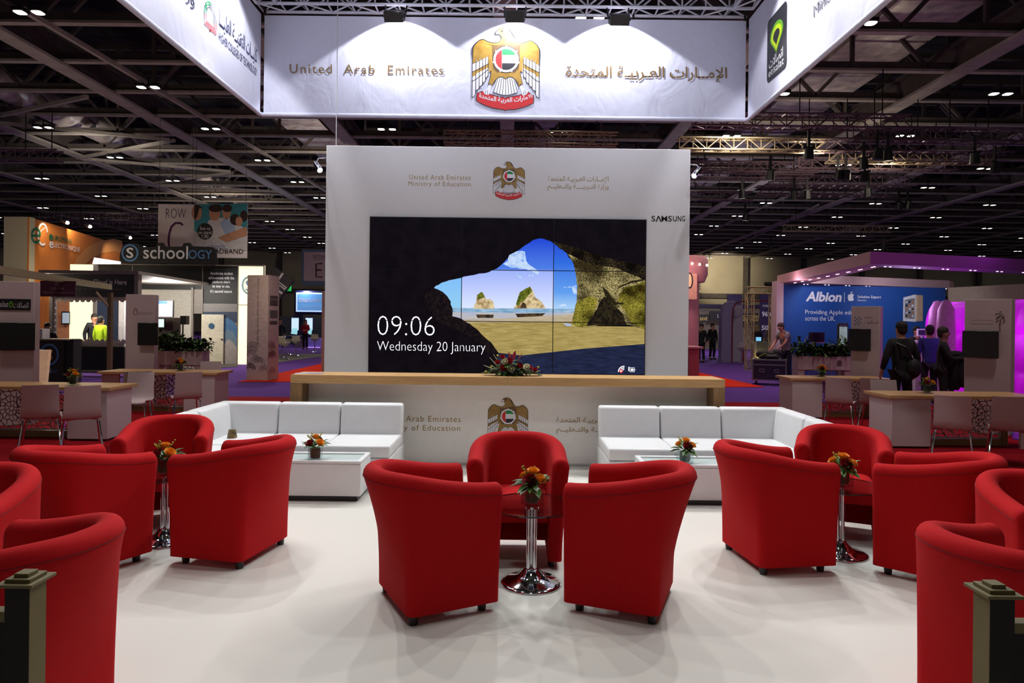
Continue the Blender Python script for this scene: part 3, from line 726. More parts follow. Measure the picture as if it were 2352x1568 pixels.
Q([(1478, 1130), (1500, 1127), (1528, 1134), (1530, 1146), (1500, 1146)], emat('screen_pool', (170, 185, 215), 1), 3)
RK = emat('screen_rock_tan', (150, 116, 72), 1, (226, 206, 160), 14, pos=(.4, .6)); RG = emat('screen_rock_green', (46, 60, 14), 1, (120, 126, 40), 16, pos=(.4, .62))
Q(rough([(930, 1040), (948, 995), (952, 955), (972, 938), (985, 940), (1000, 968), (1020, 985), (1030, 978), (1052, 1000), (1056, 1040)], 3, 2), RK, 3.2)
Q(rough([(952, 955), (972, 938), (985, 940), (1000, 968), (985, 975), (960, 985)], 2, 2), RG, 3.5)
Q(rough([(1175, 1038), (1200, 985), (1212, 940), (1250, 915), (1275, 903), (1295, 935), (1308, 972), (1350, 1000), (1372, 1038)], 3, 2), RK, 3.2)
Q(rough([(1190, 1010), (1212, 940), (1250, 915), (1275, 903), (1290, 930), (1262, 960), (1240, 990), (1215, 1000), (1200, 1025)], 3, 2), RG, 3.5)
DKR = emat('screen_rock_shade', (30, 22, 14), 1, (92, 74, 50), 12)
Q([(945, 1075), (1054, 1075), (1050, 1096), (955, 1096)], DKR, 3.5); Q([(1185, 1070), (1370, 1066), (1350, 1084), (1200, 1092)], DKR, 3.5)
Q([(1215, 1035), (1230, 1000), (1250, 1010), (1255, 1036)], DKR, 3.7)
# right pillar of rock
RP = emat('screen_rock_pillar', (46, 38, 16), 1, (206, 190, 128), 70, detail=10, pos=(.40, .62), big=3.2); RP2 = emat('screen_rock_moss', (60, 60, 14), 1, (176, 164, 62), 55, detail=10, pos=(.36, .64), big=4)
RDK = emat('screen_rock_fade', (12, 8, 12), 1, (96, 80, 46), 70, detail=10, pos=(.47, .72), big=4)
Q(rough([(1400, 626), (1440, 655), (1500, 700), (1540, 760), (1640, 810), (1800, 830), (1985, 850), (1985, 780), (1800, 740), (1600, 680), (1470, 640)], 5, 3), RDK, 3.6)
Q(rough([(1500, 700), (1540, 762), (1558, 840), (1566, 900), (1560, 1000), (1548, 1050), (1532, 1130), (1560, 1150), (1620, 1148), (1700, 1140), (1860, 1135), (1985, 1165), (1985, 870), (1900, 830), (1800, 790), (1650, 770)], 4, 3), RP, 4)
Q(rough([(1560, 1000), (1548, 1050), (1532, 1130), (1560, 1150), (1620, 1148), (1660, 1080), (1690, 980), (1640, 960)], 4, 2), RP2, 4.3)
Q(rough([(1850, 910), (1985, 872), (1985, 1165), (1900, 1130), (1860, 1060), (1810, 980)], 4, 2), RP2, 4.3)
Q(rough([(1730, 965), (1760, 985), (1800, 1030), (1850, 1080), (1865, 1135), (1720, 1142), (1620, 1146), (1660, 1080), (1700, 1000)], 5, 2), emat('screen_hollow', (14, 10, 10), 1, (66, 58, 34), 22, detail=8, pos=(.4, .8)), 4.6)
DQ = emat('screen_crack', (20, 14, 10), 1, (50, 42, 22), 50); Q(rough([(1985, 866), (1890, 884), (1810, 918), (1825, 900), (1900, 868), (1985, 852)], 3, 2), DQ, 4.8); Q(rough([(1715, 900), (1750, 930), (1800, 1000), (1850, 1000), (1845, 1015), (1790, 1018), (1735, 960)], 4, 2), DQ, 4.8)
if 0: m.strip([Z(a, b, 4.8) for a, b in [(1985, 862), (1900, 878), (1830, 905), (1800, 930), (1830, 960), (1840, 990), (1800, 1000), (1760, 960), (1720, 905)]], .03, emat('screen_crack', (26, 20, 12), 1))
# left dark rocks over sea and sand
Q(rough([(640, 935), (688, 914), (740, 935), (780, 980), (798, 1030), (800, 1085), (860, 1103), (930, 1150), (1000, 1215), (1050, 1262), (1085, 1312), (1060, 1360), (1000, 1445), (700, 1445), (600, 1100)], 5, 3), CAVE2, 5)
Q([(300, 1445), (1020, 1445), (1065, 1355), (900, 1200), (700, 1110), (600, 950), (300, 950)], CAVE, 5.2)
m.quad(*[v + Vector((0, -.0033, 0)) for v in (Z(300, 1330), Z(1075, 1330), Z(1075, 1445), Z(300, 1445))], CAVE)
m.build('picture', t)
m = MB(); SEAM = mat('panel_seam', (4, 4, 6), .3, var=0)
for i in (1, 2):
    x = lerp(sx0, sx1, i/3); m.box(x-.005, x+.005, YS-.0042, YS-.0036, sz0, sz1, SEAM)
    z = lerp(sz0, sz1, i/3); m.box(sx0, sx1, YS-.0042, YS-.0036, z-.005, z+.005, SEAM)
m.build('panel_seams', t)
SW = lightmat('screen_white', (245, 246, 255), 1.0); m = MB(); y = YS-.004
def stx(s, x0, x1, yb, h, **kw):
    a, b = P(740+x0/2.6727, 320+yb/2.6727, WD), P(740+x1/2.6727, 320+yb/2.6727, WD); m.text(s, (a.x, y, a.z), b.x-a.x, h/2.6727*pw, SW, **kw)
stx('09:06', 342, 692, 1200, 118, bold=-.022); stx('Wednesday 20 January', 340, 1002, 1312, 75, bold=-.018)
m.build('clock_lettering', t, label='white time 09:06 and date Wednesday 20 January')
m = MB()
for k in range(3):
    c = P(740+1850/2.6727, 320+1425/2.6727, WD); r_ = (14+k*10)/2.6727*pw
    m.strip([(c.x - r_*math.sin(a), y, c.z + r_*math.cos(a)) for a in [R(q) for q in range(-5, 96, 12)]], .012, SW)
c = P(740+1832/2.6727, 320+1420/2.6727, WD); m.lathe([(.024, 0), (0, .001)], (0, 0, 0), ERED, 4) if False else None
m.poly([(c.x + .026*math.cos(2*math.pi*i/20), y-.0005, c.z + .026*math.sin(2*math.pi*i/20)) for i in range(20)], emat('screen_red', (210, 60, 70), 1))
for sg in (1, -1): m.strip([(c.x-.011, y-.001, c.z-.011*sg), (c.x+.011, y-.001, c.z+.011*sg)], .006, SW)
a, b = P(740+1886/2.6727, 320+1425/2.6727, WD), P(740+1914/2.6727, 320+1400/2.6727, WD)
m.strip([(a.x, y, a.z), (b.x, y, a.z), (b.x, y, b.z), (a.x, y, b.z)], .006, SW, closed=True); m.quad((a.x+.012, y, a.z+.012), (b.x-.012, y, a.z+.012), (b.x-.012, y, b.z-.012), (a.x+.012, y, b.z-.012), SW)
m.quad((b.x, y, a.z+.02), (b.x+.01, y, a.z+.02), (b.x+.01, y, b.z-.02), (b.x, y, b.z-.02), SW); m.strip([(a.x-.015, y, a.z+.01), (a.x-.015, y, b.z+.005), (a.x-.005, y, b.z+.005)], .012, SW)
m.build('status_icons', t, label='crossed-out wifi and battery icons')

# arm spotlights on the wall
def armspot(label, base, elbow, head, tip):
    t = thing('arm_spotlight', label, 'spotlight', base, 0, 'arm spotlights on the screen wall')
    m = MB(); m.tube([base, elbow, head], .008, CHROME, 8); m.build('arm', t, smooth=True)
    h, q = Vector(head), Vector(tip); d = (q-h).normalized()
    m = MB(); m.tube([h-d*.02, h-d*.01, h+d*.02, q], [.012, .03, .037, .04], CHROME, 18); lh = m.build('lamp_head', t, smooth=True)
    m = MB(); m.tube([q+d*.001, q+d*.008], [.034, .030], lightmat('spot_lens', (240, 245, 255), 6), 16); m.build('lens', lh, smooth=True)
armspot('chrome arm spotlight on the left edge of the screen wall', tuple(P(751, 362, WD+.05)), tuple(P(731, 364, WD-.15)), tuple(P(725, 375, WD-.25)), tuple(P(735, 391, WD-.33)))
armspot('chrome arm spotlight on the right edge of the screen wall', tuple(P(1584, 377, WD+.05)), tuple(P(1601, 379, WD-.15)), tuple(P(1607, 388, WD-.25)), tuple(P(1594, 404, WD-.33)))

# ================================================================== HANGING BANNERS AND TRUSS
BAN = mat('banner_cloth', (214, 216, 234), 0.7, var=0.01, bump=0.0)
def wrinkle(m):
    nt = m.node_tree; N, L = nt.nodes, nt.links; b = N['Principled BSDF']
    tc = N.new('ShaderNodeTexCoord'); mp = N.new('ShaderNodeMapping'); mp.inputs['Scale'].default_value = (1.2, 1.2, .8); mp.inputs['Rotation'].default_value = (.3, .5, .2)
    nz = N.new('ShaderNodeTexNoise'); nz.inputs['Scale'].default_value = 2.2; nz.inputs['Detail'].default_value = 3; nz.inputs['Distortion'].default_value = .8
    bp = N.new('ShaderNodeBump'); bp.inputs['Strength'].default_value = .5; bp.inputs['Distance'].default_value = .05
    L.new(tc.outputs['Object'], mp.inputs['Vector']); L.new(mp.outputs['Vector'], nz.inputs['Vector']); L.new(nz.outputs['Fac'], bp.inputs['Height']); L.new(bp.outputs['Normal'], b.inputs['Normal'])
wrinkle(BAN)
BX0, BX1, BY, BZ0, BZ1 = -3.67, 3.37, 9.9, 4.58, 6.05
GOLDB = mat('banner_gold_lettering', (118, 92, 52), 0.5, var=.03)
t = thing('hanging_banner', 'wide white banner hung over the screen wall with falcon emblem and country name', 'banner', ((BX0+BX1)/2, BY, BZ0))
def cloth(m, a, b, z0, z1, nrm, mt, n=60, k=10, amp=.006, seed=1):
    a, b = Vector(a), Vector(b); vs = []; fs = []; r = random.Random(seed); ph = [r.uniform(0, 6) for _ in range(5)]
    for j in range(k+1):
        v = j/k
        for i in range(n+1):
            u = i/n; e = math.sin(math.pi*u)*math.sin(math.pi*v)
            d = amp*e*(math.sin(u*19+ph[0]+v*4) + .6*math.sin(u*43+ph[1]-v*7) + .5*math.sin(v*9+u*11+ph[2]))
            p = a.lerp(b, u); p.z = z0 + (z1-z0)*v; vs.append(p - Vector(nrm)*(amp*1.1 - d*.5))
    for j in range(k):
        for i in range(n):
            q = j*(n+1)+i; fs.append((q, q+1, q+n+2, q+n+1))
    m.add(vs, fs, mt)
m = MB(); cloth(m, (BX0+.03, BY, 0), (BX1-.02, BY, 0), BZ0+.02, BZ1, (0, -1, 0), BAN); m.build('cloth', t, smooth=True, ang=80)
m = MB(); m.tube([(BX0, BY+.01, BZ0+.03), (BX1, BY+.01, BZ0+.03)], .032, BAN, 12); m.build('bottom_hem', t, smooth=True)
def btxt(m, s, px0, py0, px1, h, mt, D=BY-.004, **kw):
    a, b = P(px0, py0, D), P(px1, py0, D); m.text(s, (a.x, D, a.z), b.x-a.x, h, mt, **kw)
m = MB(); btxt(m, 'United  Arab  Emirates', 665, 168, 1018, .135, GOLDB, sp=1.22, bold=.004); m.build('english_lettering', t, label='gold English country name'); m = MB()
btxt(m, arabic('الإمــارات العـربيـة المتحدة'), 1300, 186, 1670, .23, GOLDB, bold=.012)
m.build('arabic_lettering', t, label='gold Arabic country name')
a, b = P(1084, 64, BY), P(1240, 64, BY); emblem('emblem', t, a.x, b.x, BY-.003, a.z, mat('banner_emblem_gold', (150, 112, 30), .6, scale=9, rgb2=(182, 144, 62)))

def onX(px, py, X, off=0):
    a, b = ray(px, py); D = X/a; return Vector((X + off, D, H + b*D))
NAVY = mat('navy_lettering', (52, 54, 92), .6)
t = thing('hanging_banner', 'white banner hung along the left side with the colleges logo', 'banner', (BX0, 6.7, BZ0))
m = MB(); cloth(m, (BX0, 3.6, 0), (BX0, BY-.03, 0), BZ0+.02, BZ1, (1, 0, 0), BAN, seed=4); m.build('cloth', t, smooth=True, ang=80)
m = MB(); m.tube([(BX0-.01, 3.6, BZ0+.03), (BX0-.01, BY-.03, BZ0+.03)], .032, BAN, 12); m.build('bottom_hem', t, smooth=True)
XO = .002; m = MB()
a, b = onX(503, 96, BX0), onX(590, 166, BX0); m.text('HIGHER COLLEGES OF TECHNOLOGY', (BX0+XO, a.y, (a.z+b.z)/2-.02), b.y-a.y, .105, NAVY, right=(0, 1, 0), bold=.004)
m.text(arabic('كليــات التقنيــة العليـــا'), (BX0+XO, a.y, (a.z+b.z)/2+.12), b.y-a.y, .26, NAVY, right=(0, 1, 0), bold=.004)
c = onX(437, 22, BX0); m.text(arabic('وزارة التربية والتعليم'), (BX0+XO, c.y-1.9, c.z-.02), 2.0, .26, NAVY, right=(0, 1, 0), bold=.004)
m.build('lettering', t, label='navy college name in Arabic and English')
m = MB(); a, b = onX(470, 44, BX0), onX(497, 82, BX0); w = (b.y-a.y); y0 = a.y; zb_ = onX(470, 54, BX0).z; zt_ = onX(485, 8, BX0).z
G1, R1, G2 = mat('logo_green', (40, 150, 90), .6), mat('logo_red', (200, 60, 60), .6), mat('logo_grey', (110, 110, 120), .6)
for k, (mtA) in enumerate((G1, G1, G2)):
    s_ = k*.024; half = []
    for i in range(13):
        q = i/12; half.append((q, (1-(1-q)**2)))
    lft = [(BX0+XO, y0+s_ + (w/2-s_)*(q**1.8), zb_+.12 + (zt_-zb_-.12-s_*1.2)*h_) for q, h_ in half]
    m.strip(lft, .014, G1 if k < 2 else G2, nrm=(1, 0, 0)); m.strip([(x, 2*y0+w-y_, z_) for x, y_, z_ in lft], .014, G2, nrm=(1, 0, 0))
    m.strip([(BX0+XO, y0+s_, zb_+.12), (BX0+XO, y0+s_, zb_+s_), (BX0+XO, y0+w-s_, zb_+s_), (BX0+XO, y0+w-s_, zb_+.12)], .014, R1, nrm=(1, 0, 0))
m.poly([(BX0+XO, y0+w*.42, zb_-.005), (BX0+XO, y0+w*.58, zb_-.005), (BX0+XO, y0+w*.5, zb_-.035)], R1)
m.build('arch_logo', t, label='green and red arch logo')

t = thing('hanging_banner', 'white banner hung along the right side with the black telecom logo', 'banner', (BX1, 6.7, BZ0))
m = MB(); cloth(m, (BX1, 3.6, 0), (BX1, BY-.03, 0), BZ0+.02, BZ1, (-1, 0, 0), BAN, seed=9); m.build('cloth', t, smooth=True, ang=80)
m = MB(); m.tube([(BX1+.01, 3.6, BZ0+.03), (BX1+.01, BY-.03, BZ0+.03)], .032, BAN, 12); m.build('bottom_hem', t, smooth=True)
m = MB(); a, b = onX(1762, 150, BX1), onX(1807, 60, BX1); ya, yb = a.y, b.y; zlo = onX(1784, 172, BX1).z; zhi = onX(1784, 26, BX1).z
LG = mat('logo_panel_black', (30, 30, 36), .6)
def rrect(x, y0, y1, z0, z1, r, n=5):
    pts = []
    for cy, cz, a0 in ((y1-r, z1-r, 0), (y0+r, z1-r, 90), (y0+r, z0+r, 180), (y1-r, z0+r, 270)):
        for i in range(n+1):
            q = R(a0+90*i/n); pts.append((x, cy + r*math.cos(q), cz + r*math.sin(q)))
    return pts
m.poly(rrect(BX1-XO, min(ya, yb), max(ya, yb), zlo, zhi, .07), LG)
yc_ = (ya+yb)/2; wv = abs(ya-yb); hv = zhi-zlo
def drop(sc, x, mt, dz=0):
    pts = []
    for i in range(28):
        q = 2*math.pi*i/28; yy = math.sin(q); zz = math.cos(q)
        tap = 1 if zz > -.1 else max(0.02, 1-(-zz-.1)*1.05)
        pts.append((BX1-x, yc_ + wv*.34*sc*yy*tap, zlo + hv*(.64 + dz) + hv*.2*sc*zz*(1 if zz > 0 else 1.5)))
    m.poly(pts, mt)
LIME1 = mat('logo_mid_green', (90, 150, 30), .6); LIME2 = mat('logo_lime', (180, 205, 20), .6)
drop(1, XO+.001, LIME1); drop(.8, XO+.002, LIME2, -.015); drop(.5, XO+.003, LG, -.02)
LW = mat('logo_white', (225, 225, 230), .6)
m.text(arabic('اتصالات'), (BX1-XO-.002, max(ya, yb)-wv*.12, zlo+hv*.2), wv*.72, hv*.15, LW, right=(0, -1, 0), bold=.01)
m.text('etisalat', (BX1-XO-.002, max(ya, yb)-wv*.1, zlo+hv*.07), wv*.78, hv*.12, LW, right=(0, -1, 0))
m.build('logo_panel', t, label='black panel with green drop logo, Arabic and English name')
m = MB(); GR = mat('grey_lettering', (120, 116, 120), .6)
a = onX(1868, 42, BX1); m.text('Ministry of Education', (BX1-XO, a.y, a.z-.03), 1.7, .17, GR, right=(0, -1, 0)); m.text('United Arab Emirates', (BX1-XO, a.y, a.z+.2), 1.7, .16, GR, right=(0, -1, 0))
m.build('lettering', t, label='grey ministry lettering')

def truss(m, a, b, h, w, mt, step, r=.024, up=(0, 0, 1), side=None, n=6):
    """box truss from a to b (bottom near chord), h up, w sideways"""
    a, b = Vector(a), Vector(b); d = (b-a).normalized(); U = Vector(up); S = side and Vector(side) or d.cross(U).normalized()
    ch = [Vector(), U*h, S*w, S*w+U*h]
    for c in ch: m.tube([a+c, b+c], r, mt, n, cap=False)
    L = (b-a).length; k = max(1, int(L/step))
    for i in range(k):
        p, q = a + d*(L*i/k), a + d*(L*(i+1)/k)
        for c0, c1 in ((0, 1), (2, 3), (0, 2), (1, 3)):
            A, B = (c0, c1) if i % 2 == 0 else (c1, c0)
            m.tube([p+ch[A], q+ch[B]], r*.55, mt, 5, cap=False)
        for c0, c1 in ((0, 2), (1, 3), (0, 1)): m.tube([p+ch[c0], p+ch[c1]], r*.55, mt, 5, cap=False)
t = thing('lighting_truss', 'silver rectangular truss frame carrying the white banners', 'truss', (0, 6.7, 6.1))
m = MB(); truss(m, (BX0+.02, 9.63, 6.10), (BX1-.02, 9.63, 6.10), .29, .27, ALU, .33, side=(0, 1, 0)); m.build('rear_truss', t, smooth=True)
m = MB(); truss(m, (BX0+.02, 3.6, 6.10), (BX0+.02, 9.63, 6.10), .29, .27, ALU, .33, side=(1, 0, 0)); m.build('side_truss', t, smooth=True)
m = MB(); truss(m, (BX1-.29, 3.6, 6.10), (BX1-.29, 9.63, 6.10), .29, .27, ALU, .33, side=(1, 0, 0)); m.build('side_truss', t, smooth=True)
for x in (BX0+.06, -1.6, .1, 1.7, BX1-.06):
    m = MB(); m.box(x-.015, x+.015, BY-.07, BY-.05, BZ1-.03, 6.12, BLACK); m.build('banner_strap', t)
for px, py, i in ((905, 38, 0), (1183, 38, 1), (1423, 46, 2)):
    p = P(px, py, 9.45)
    t = thing('flood_light', ['black flood light on the truss above the country name', 'black flood light on the truss above the falcon emblem', 'black flood light on the truss above the Arabic name'][i], 'flood light', (p.x, 9.45, 5.9), 0, 'flood lights on the banner truss')
    M_ = Matrix.Translation((p.x, 9.45, p.z)) @ Matrix.Rotation(R(38), 4, 'X')
    m = MB(M_); m.slab([(-.13, -.07, -.06), (.13, -.07, -.06), (.145, .08, -.07), (-.145, .08, -.07)], (0, 0, .14), BLACK); hs_ = m.build('housing', t, bevel=.008)
    m = MB(M_); m.quad((-.12, .081, -.05), (.12, .081, -.05), (.12, .081, .05), (-.12, .081, .05), lightmat('flood_lens', (250, 245, 255), 8)); m.build('lens', hs_)
    m = MB(); m.tube([(p.x-.15, 9.62, 6.075), (p.x-.15, 9.55, p.z+.10), (p.x-.15, 9.45, p.z), (p.x+.15, 9.45, p.z), (p.x+.15, 9.55, p.z+.10), (p.x+.15, 9.62, 6.075)], .012, BLACK, 6); m.build('yoke', t)
p = P(772, 335, WD+.1); q = P(772, -20, WD+.1)
m = MB(); m.tube([(p.x, p.y, wt-.01), (p.x, p.y, 7.6)], .006, mat('white_cable', (190, 190, 195), .5), 6)
tag(m.build('suspension_cable'), 'thin white cable dropping from above onto the screen wall top', 'cable')

# ================================================================== HALL SHELL
HB = 87.0
CEIL = mat('dark_roof_deck', (40, 37, 34), 0.9, var=.3, scale=2, stretch=(.4, 8, 1)); BEAM = mat('beam_lit_tone', (172, 164, 150), 0.7, var=.08, scale=2)  # pale beam tone holds light bounced up onto the undersides
BEAMD = mat('beam_dark_tone', (88, 80, 74), 0.8, var=.1, scale=2)  # darker copy of the beam tone for webs, upper flanges and wall columns
m = MB(); m.box(-90, 90, -6, HB+.5, 13.6, 13.9, CEIL); struct(m.build('ceiling'))
WALLB = mat('hall_wall_panel', (176, 166, 140), .8, var=.05, scale=.3)
m = MB(); m.box(-90, 90, HB, HB+.4, GZ, 11.2, WALLB); struct(m.build('wall_back'))
m = MB(); m.box(-90, 90, HB-.1, HB+.4, 11.2, 13.6, CEIL); struct(m.build('wall_back_upper'))
m = MB()
for i in range(-11, 12): m.box(i*7.4-.25, i*7.4+.25, HB-.5, HB-.05, GZ, 11, BEAMD)
struct(m.build('trim_1'))
m = MB(); m.box(-80, 80, HB-.2, HB-.02, 4.9, 5.5, BEAMD); struct(m.build('trim_2'))
tn = 3
for k in range(-9, 10):
    X = -.3 + 7.5*k
    m = MB(); m.box(X-.30, X+.30, 4, HB, 10.0, 10.1, BEAM); m.box(X-.05, X+.05, 4, HB, 10.1, 10.9, BEAMD); m.box(X-.25, X+.25, 4, HB, 10.9, 11.0, BEAMD)
    struct(m.build('trim_%d' % tn)); tn += 1
for k in range(-4, 23):
    D = 19.8 + 3*k; xr = min(68, 8 + .8*D)
    m = MB(); m.box(-xr, xr, D-.12, D+.12, 10.12, 10.2, BEAM); m.box(-xr, xr, D-.03, D+.03, 10.2, 10.45, BEAMD); m.box(-xr, xr, D-.1, D+.1, 12.9, 13.1, BEAMD)
    if D < 62:
        x = -xr; i = 0
        while x < xr - 2:
            m.bar((x, D, 10.3 if i % 2 == 0 else 12.95), (x+2.5, D, 12.95 if i % 2 == 0 else 10.3), .12, .12, BEAMD)
            if i % 3 == 0: m.bar((x, D, 10.3), (x, D, 12.95), .12, .12, BEAMD)
            x += 2.5; i += 1
    struct(m.build('trim_%d' % tn)); tn += 1
# thin diagonal wind braces
for (a, b) in (((178, 363), (400, 322)), ((178, 363), (530, 394)), ((0, 265), (200, 222)), ((0, 282), (390, 321)), ((330, 424), (535, 396)), ((50, 20), (760, 445)), ((330, 424), (640, 440)), ((1700, 560), (1880, 470)), ((1600, 545), (1830, 440))):
    z = 10.05; pa, pb = G(a[0], a[1], z), G(b[0], b[1], z)
    m = MB(); m.bar(pa, pb, .14, .14, BEAM); struct(m.build('trim_%d' % tn)); tn += 1
# air ducts
DUCT = mat('foil_duct', (170, 160, 160), .38, .3, scale=2.2, rgb2=(240, 228, 215), bump=.5, bscale=3)
t = thing('air_duct', 'large round silver air duct with nozzles under the left roof', 'air duct', (-20.9, 35, 11))
m = MB(); m.tube([(-20.9, y_, 11.1) for y_ in range(22, 86, 3)], [.62 + .03*(i % 2) for i in range(22)], DUCT, 20); m.build('duct_tube', t, smooth=True)
for i, y_ in enumerate([26, 29.3, 32.6, 36, 39.3, 42.6, 46, 49.5, 53, 57]):
    for s_ in (1, -1):
        m = MB(); m.tube([(-20.9+.45*s_, y_, 10.9), (-20.9+.80*s_, y_, 10.62)], [.3, .26], DUCT, 14, cap=False); m.tube([(-20.9+.73*s_, y_, 10.68), (-20.9+.75*s_, y_, 10.66)], [.2, .2], BLACK, 12)
        m.build('nozzle', t, smooth=True)
for X, lb, y0_ in ((12.6, 'wide flat silver duct under the roof right of the banner', 20), (-10.2, 'wide flat silver duct under the roof left of the screen wall', 24), (1.6, 'short silver duct below the middle of the wide banner', 29)):
    w_ = 1.3 if X != 1.6 else .6
    m = MB()
    for i in range(int((84-y0_)/3) if X != 1.6 else 3): m.box(X-w_, X+w_, y0_+i*3, y0_+i*3+2.9, 11.2, 11.9, DUCT)
    tag(m.build('air_duct', bevel=.05), lb, 'air duct')
# twin lamps
LAMP = lightmat('hall_lamp', (255, 248, 235), 9.0); LH = mat('lamp_housing', (20, 20, 20), .6)
first = None; n_l = 0
for i in range(-9, 10):
    for j in range(0, 13):
        X, D = 1.95 + 7.42*i, 18.4 + 5.45*j
        if abs(X/D) > .80: continue
        if first is None:
            t = thing('ceiling_light', 'twin square hall lamp glowing below the dark roof', 'ceiling light', (X, D, 9.75), 0, 'twin hall lamps in rows under the roof')
            m = L_()
            for s_ in (-.24, .24): m.box(s_-.15, s_+.15, -.15, .15, 0.01, .12, LH)
            m.box(-.1, .1, -.03, .03, .05, .1, LH); m.box(-.02, .02, -.02, .02, .1, .38, LH); m.build('housing', t)
            for s_ in (-.24, .24):
                m = L_(); m.poly([(s_ + .14*math.copysign(abs(math.cos(q))**.6, math.cos(q)), .14*math.copysign(abs(math.sin(q))**.6, math.sin(q)), 0) for q in [2*math.pi*v/16 for v in range(16)]], LAMP); m.build('diffuser', t)
            first = t
        else: dup(first, (X + random.uniform(-.15, .15), D + random.uniform(-.3, .3), 9.75))
        n_l += 1
# lighting trusses hanging over other stands
TR = mat('hung_truss', (120, 100, 104), .4, .4, var=.05); TRW = mat('hung_truss_lit', (168, 150, 120), .4, .3, var=.05)  # the lit copy carries yellowish light in its colour
tr = [(1590, 2095, 290, 0, 'in the top row right of the wide banner'), (1960, 2420, 322, 0, 'just below the top row, cut by the right photo edge'), (1560, 1905, 343, 1, 'right behind the top right corner of the screen wall'),
      (1900, 2330, 346, 0, 'in the third row at upper right'), (1905, 2295, 371, 1, 'lit yellowish in the third row at upper right'), (1835, 2200, 387, 0, 'in the fourth row at upper right'), (1585, 1880, 394, 0, 'beside the right arm spotlight, upper of two'),
      (1590, 1860, 408, 0, 'beside the right arm spotlight, lower of two'), (1765, 2105, 424, 0, 'in the fifth row at upper right'), (1740, 2060, 448, 0, 'in the sixth row at upper right'), (1580, 1730, 458, 0, 'short one right of the screen wall'),
      (1800, 2055, 531, 1, 'small far one above the pink-lit canopy, upper of two'), (1790, 2015, 543, 0, 'small far one above the pink-lit canopy, lower of two'), (1020, 1420, 328, 1, 'just above the screen wall behind it'),
      (-30, 130, 366, 0, 'ladder-like one at the left photo edge'), (90, 380, 505, 0, 'above the orange wall, upper of two'), (150, 400, 522, 0, 'above the orange wall, lower of two')]
for x0, x1, y_, lit, lb in tr:
    xm = (x0+x1)/2; a_, b_ = ray(xm, y_); dz = 6.4 if y_ < 500 else 6.6; D = dz/b_
    A, B = P(x0, y_, D), P(x1, y_, D); A.z = B.z = H + dz
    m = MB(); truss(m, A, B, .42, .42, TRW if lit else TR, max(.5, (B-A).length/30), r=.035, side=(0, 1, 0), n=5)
    for u_ in (.12, .5, .88):
        c_ = A.lerp(B, u_); m.tube([c_ + Vector((0, .21, .42)), Vector((c_.x, c_.y+.21, 10.0))], .02, BLACK, 4)
    tag(m.build('lighting_truss'), 'hung lighting truss ' + lb, 'truss', 'lighting trusses hung from the roof')
# little hoists and lamps clamped to the trusses
hz_ = [(1858, 288), (2016, 288), (2040, 292), (1770, 347), (1925, 345), (1943, 345), (1988, 350), (1985, 315), (1705, 397), (1825, 400), (1855, 398), (1995, 392), (2065, 428), (2085, 425), (1712, 458), (2240, 300), (2285, 325), (1770, 540), (2030, 540), (635, 590)]
first = None
for px, py in hz_:
    a_, b_ = ray(px, py); D = 6.5/b_; p = P(px, py, D); p.z = H + 5.75
    if first is None:
        first = thing('stage_lamp', 'small black lamp clamped to a hung lighting truss', 'stage lamp', tuple(p), 0, 'black lamps clamped to the hung trusses')
        m = L_(); m.tube([(0, 0, -.35), (0, -.05, .0)], [.16, .13], BLACK, 10); m.box(-.2, .2, -.04, .04, .0, .06, BLACK); m.box(-.04, .04, -.04, .04, .05, .6, BLACK); m.build('lamp_body', first)
    else: dup(first, tuple(p), random.uniform(-1, 1))

# ================================================================== helpers for stands seen in the distance
def fac(px0, py0, px1, py1, D):
    a, b = P((px0), (py0+py1)/2, D), P((px1), (py0+py1)/2, D); c, d = P((px0+px1)/2, py0, D), P((px0+px1)/2, py1, D)
    return a.x, b.x, d.z, c.z
def PB(m, px0, py0, px1, py1, D, th, mt, floor=False):
    x0, x1, z0, z1 = fac(px0, py0, px1, py1, D)
    if floor: z0 = GZ
    m.box(x0, x1, D, D+th, z0, z1, mt); return x0, x1, z0, z1
def TX(m, s, px0, px1, pyb, pyt, D, mt, **kw):
    x0, x1, z0, z1 = fac(px0, pyt, px1, pyb, D); m.text(s, (x0, D, z0), x1-x0, z1-z0, mt, **kw)
WL = mat('sign_white', (215, 212, 215), .6)
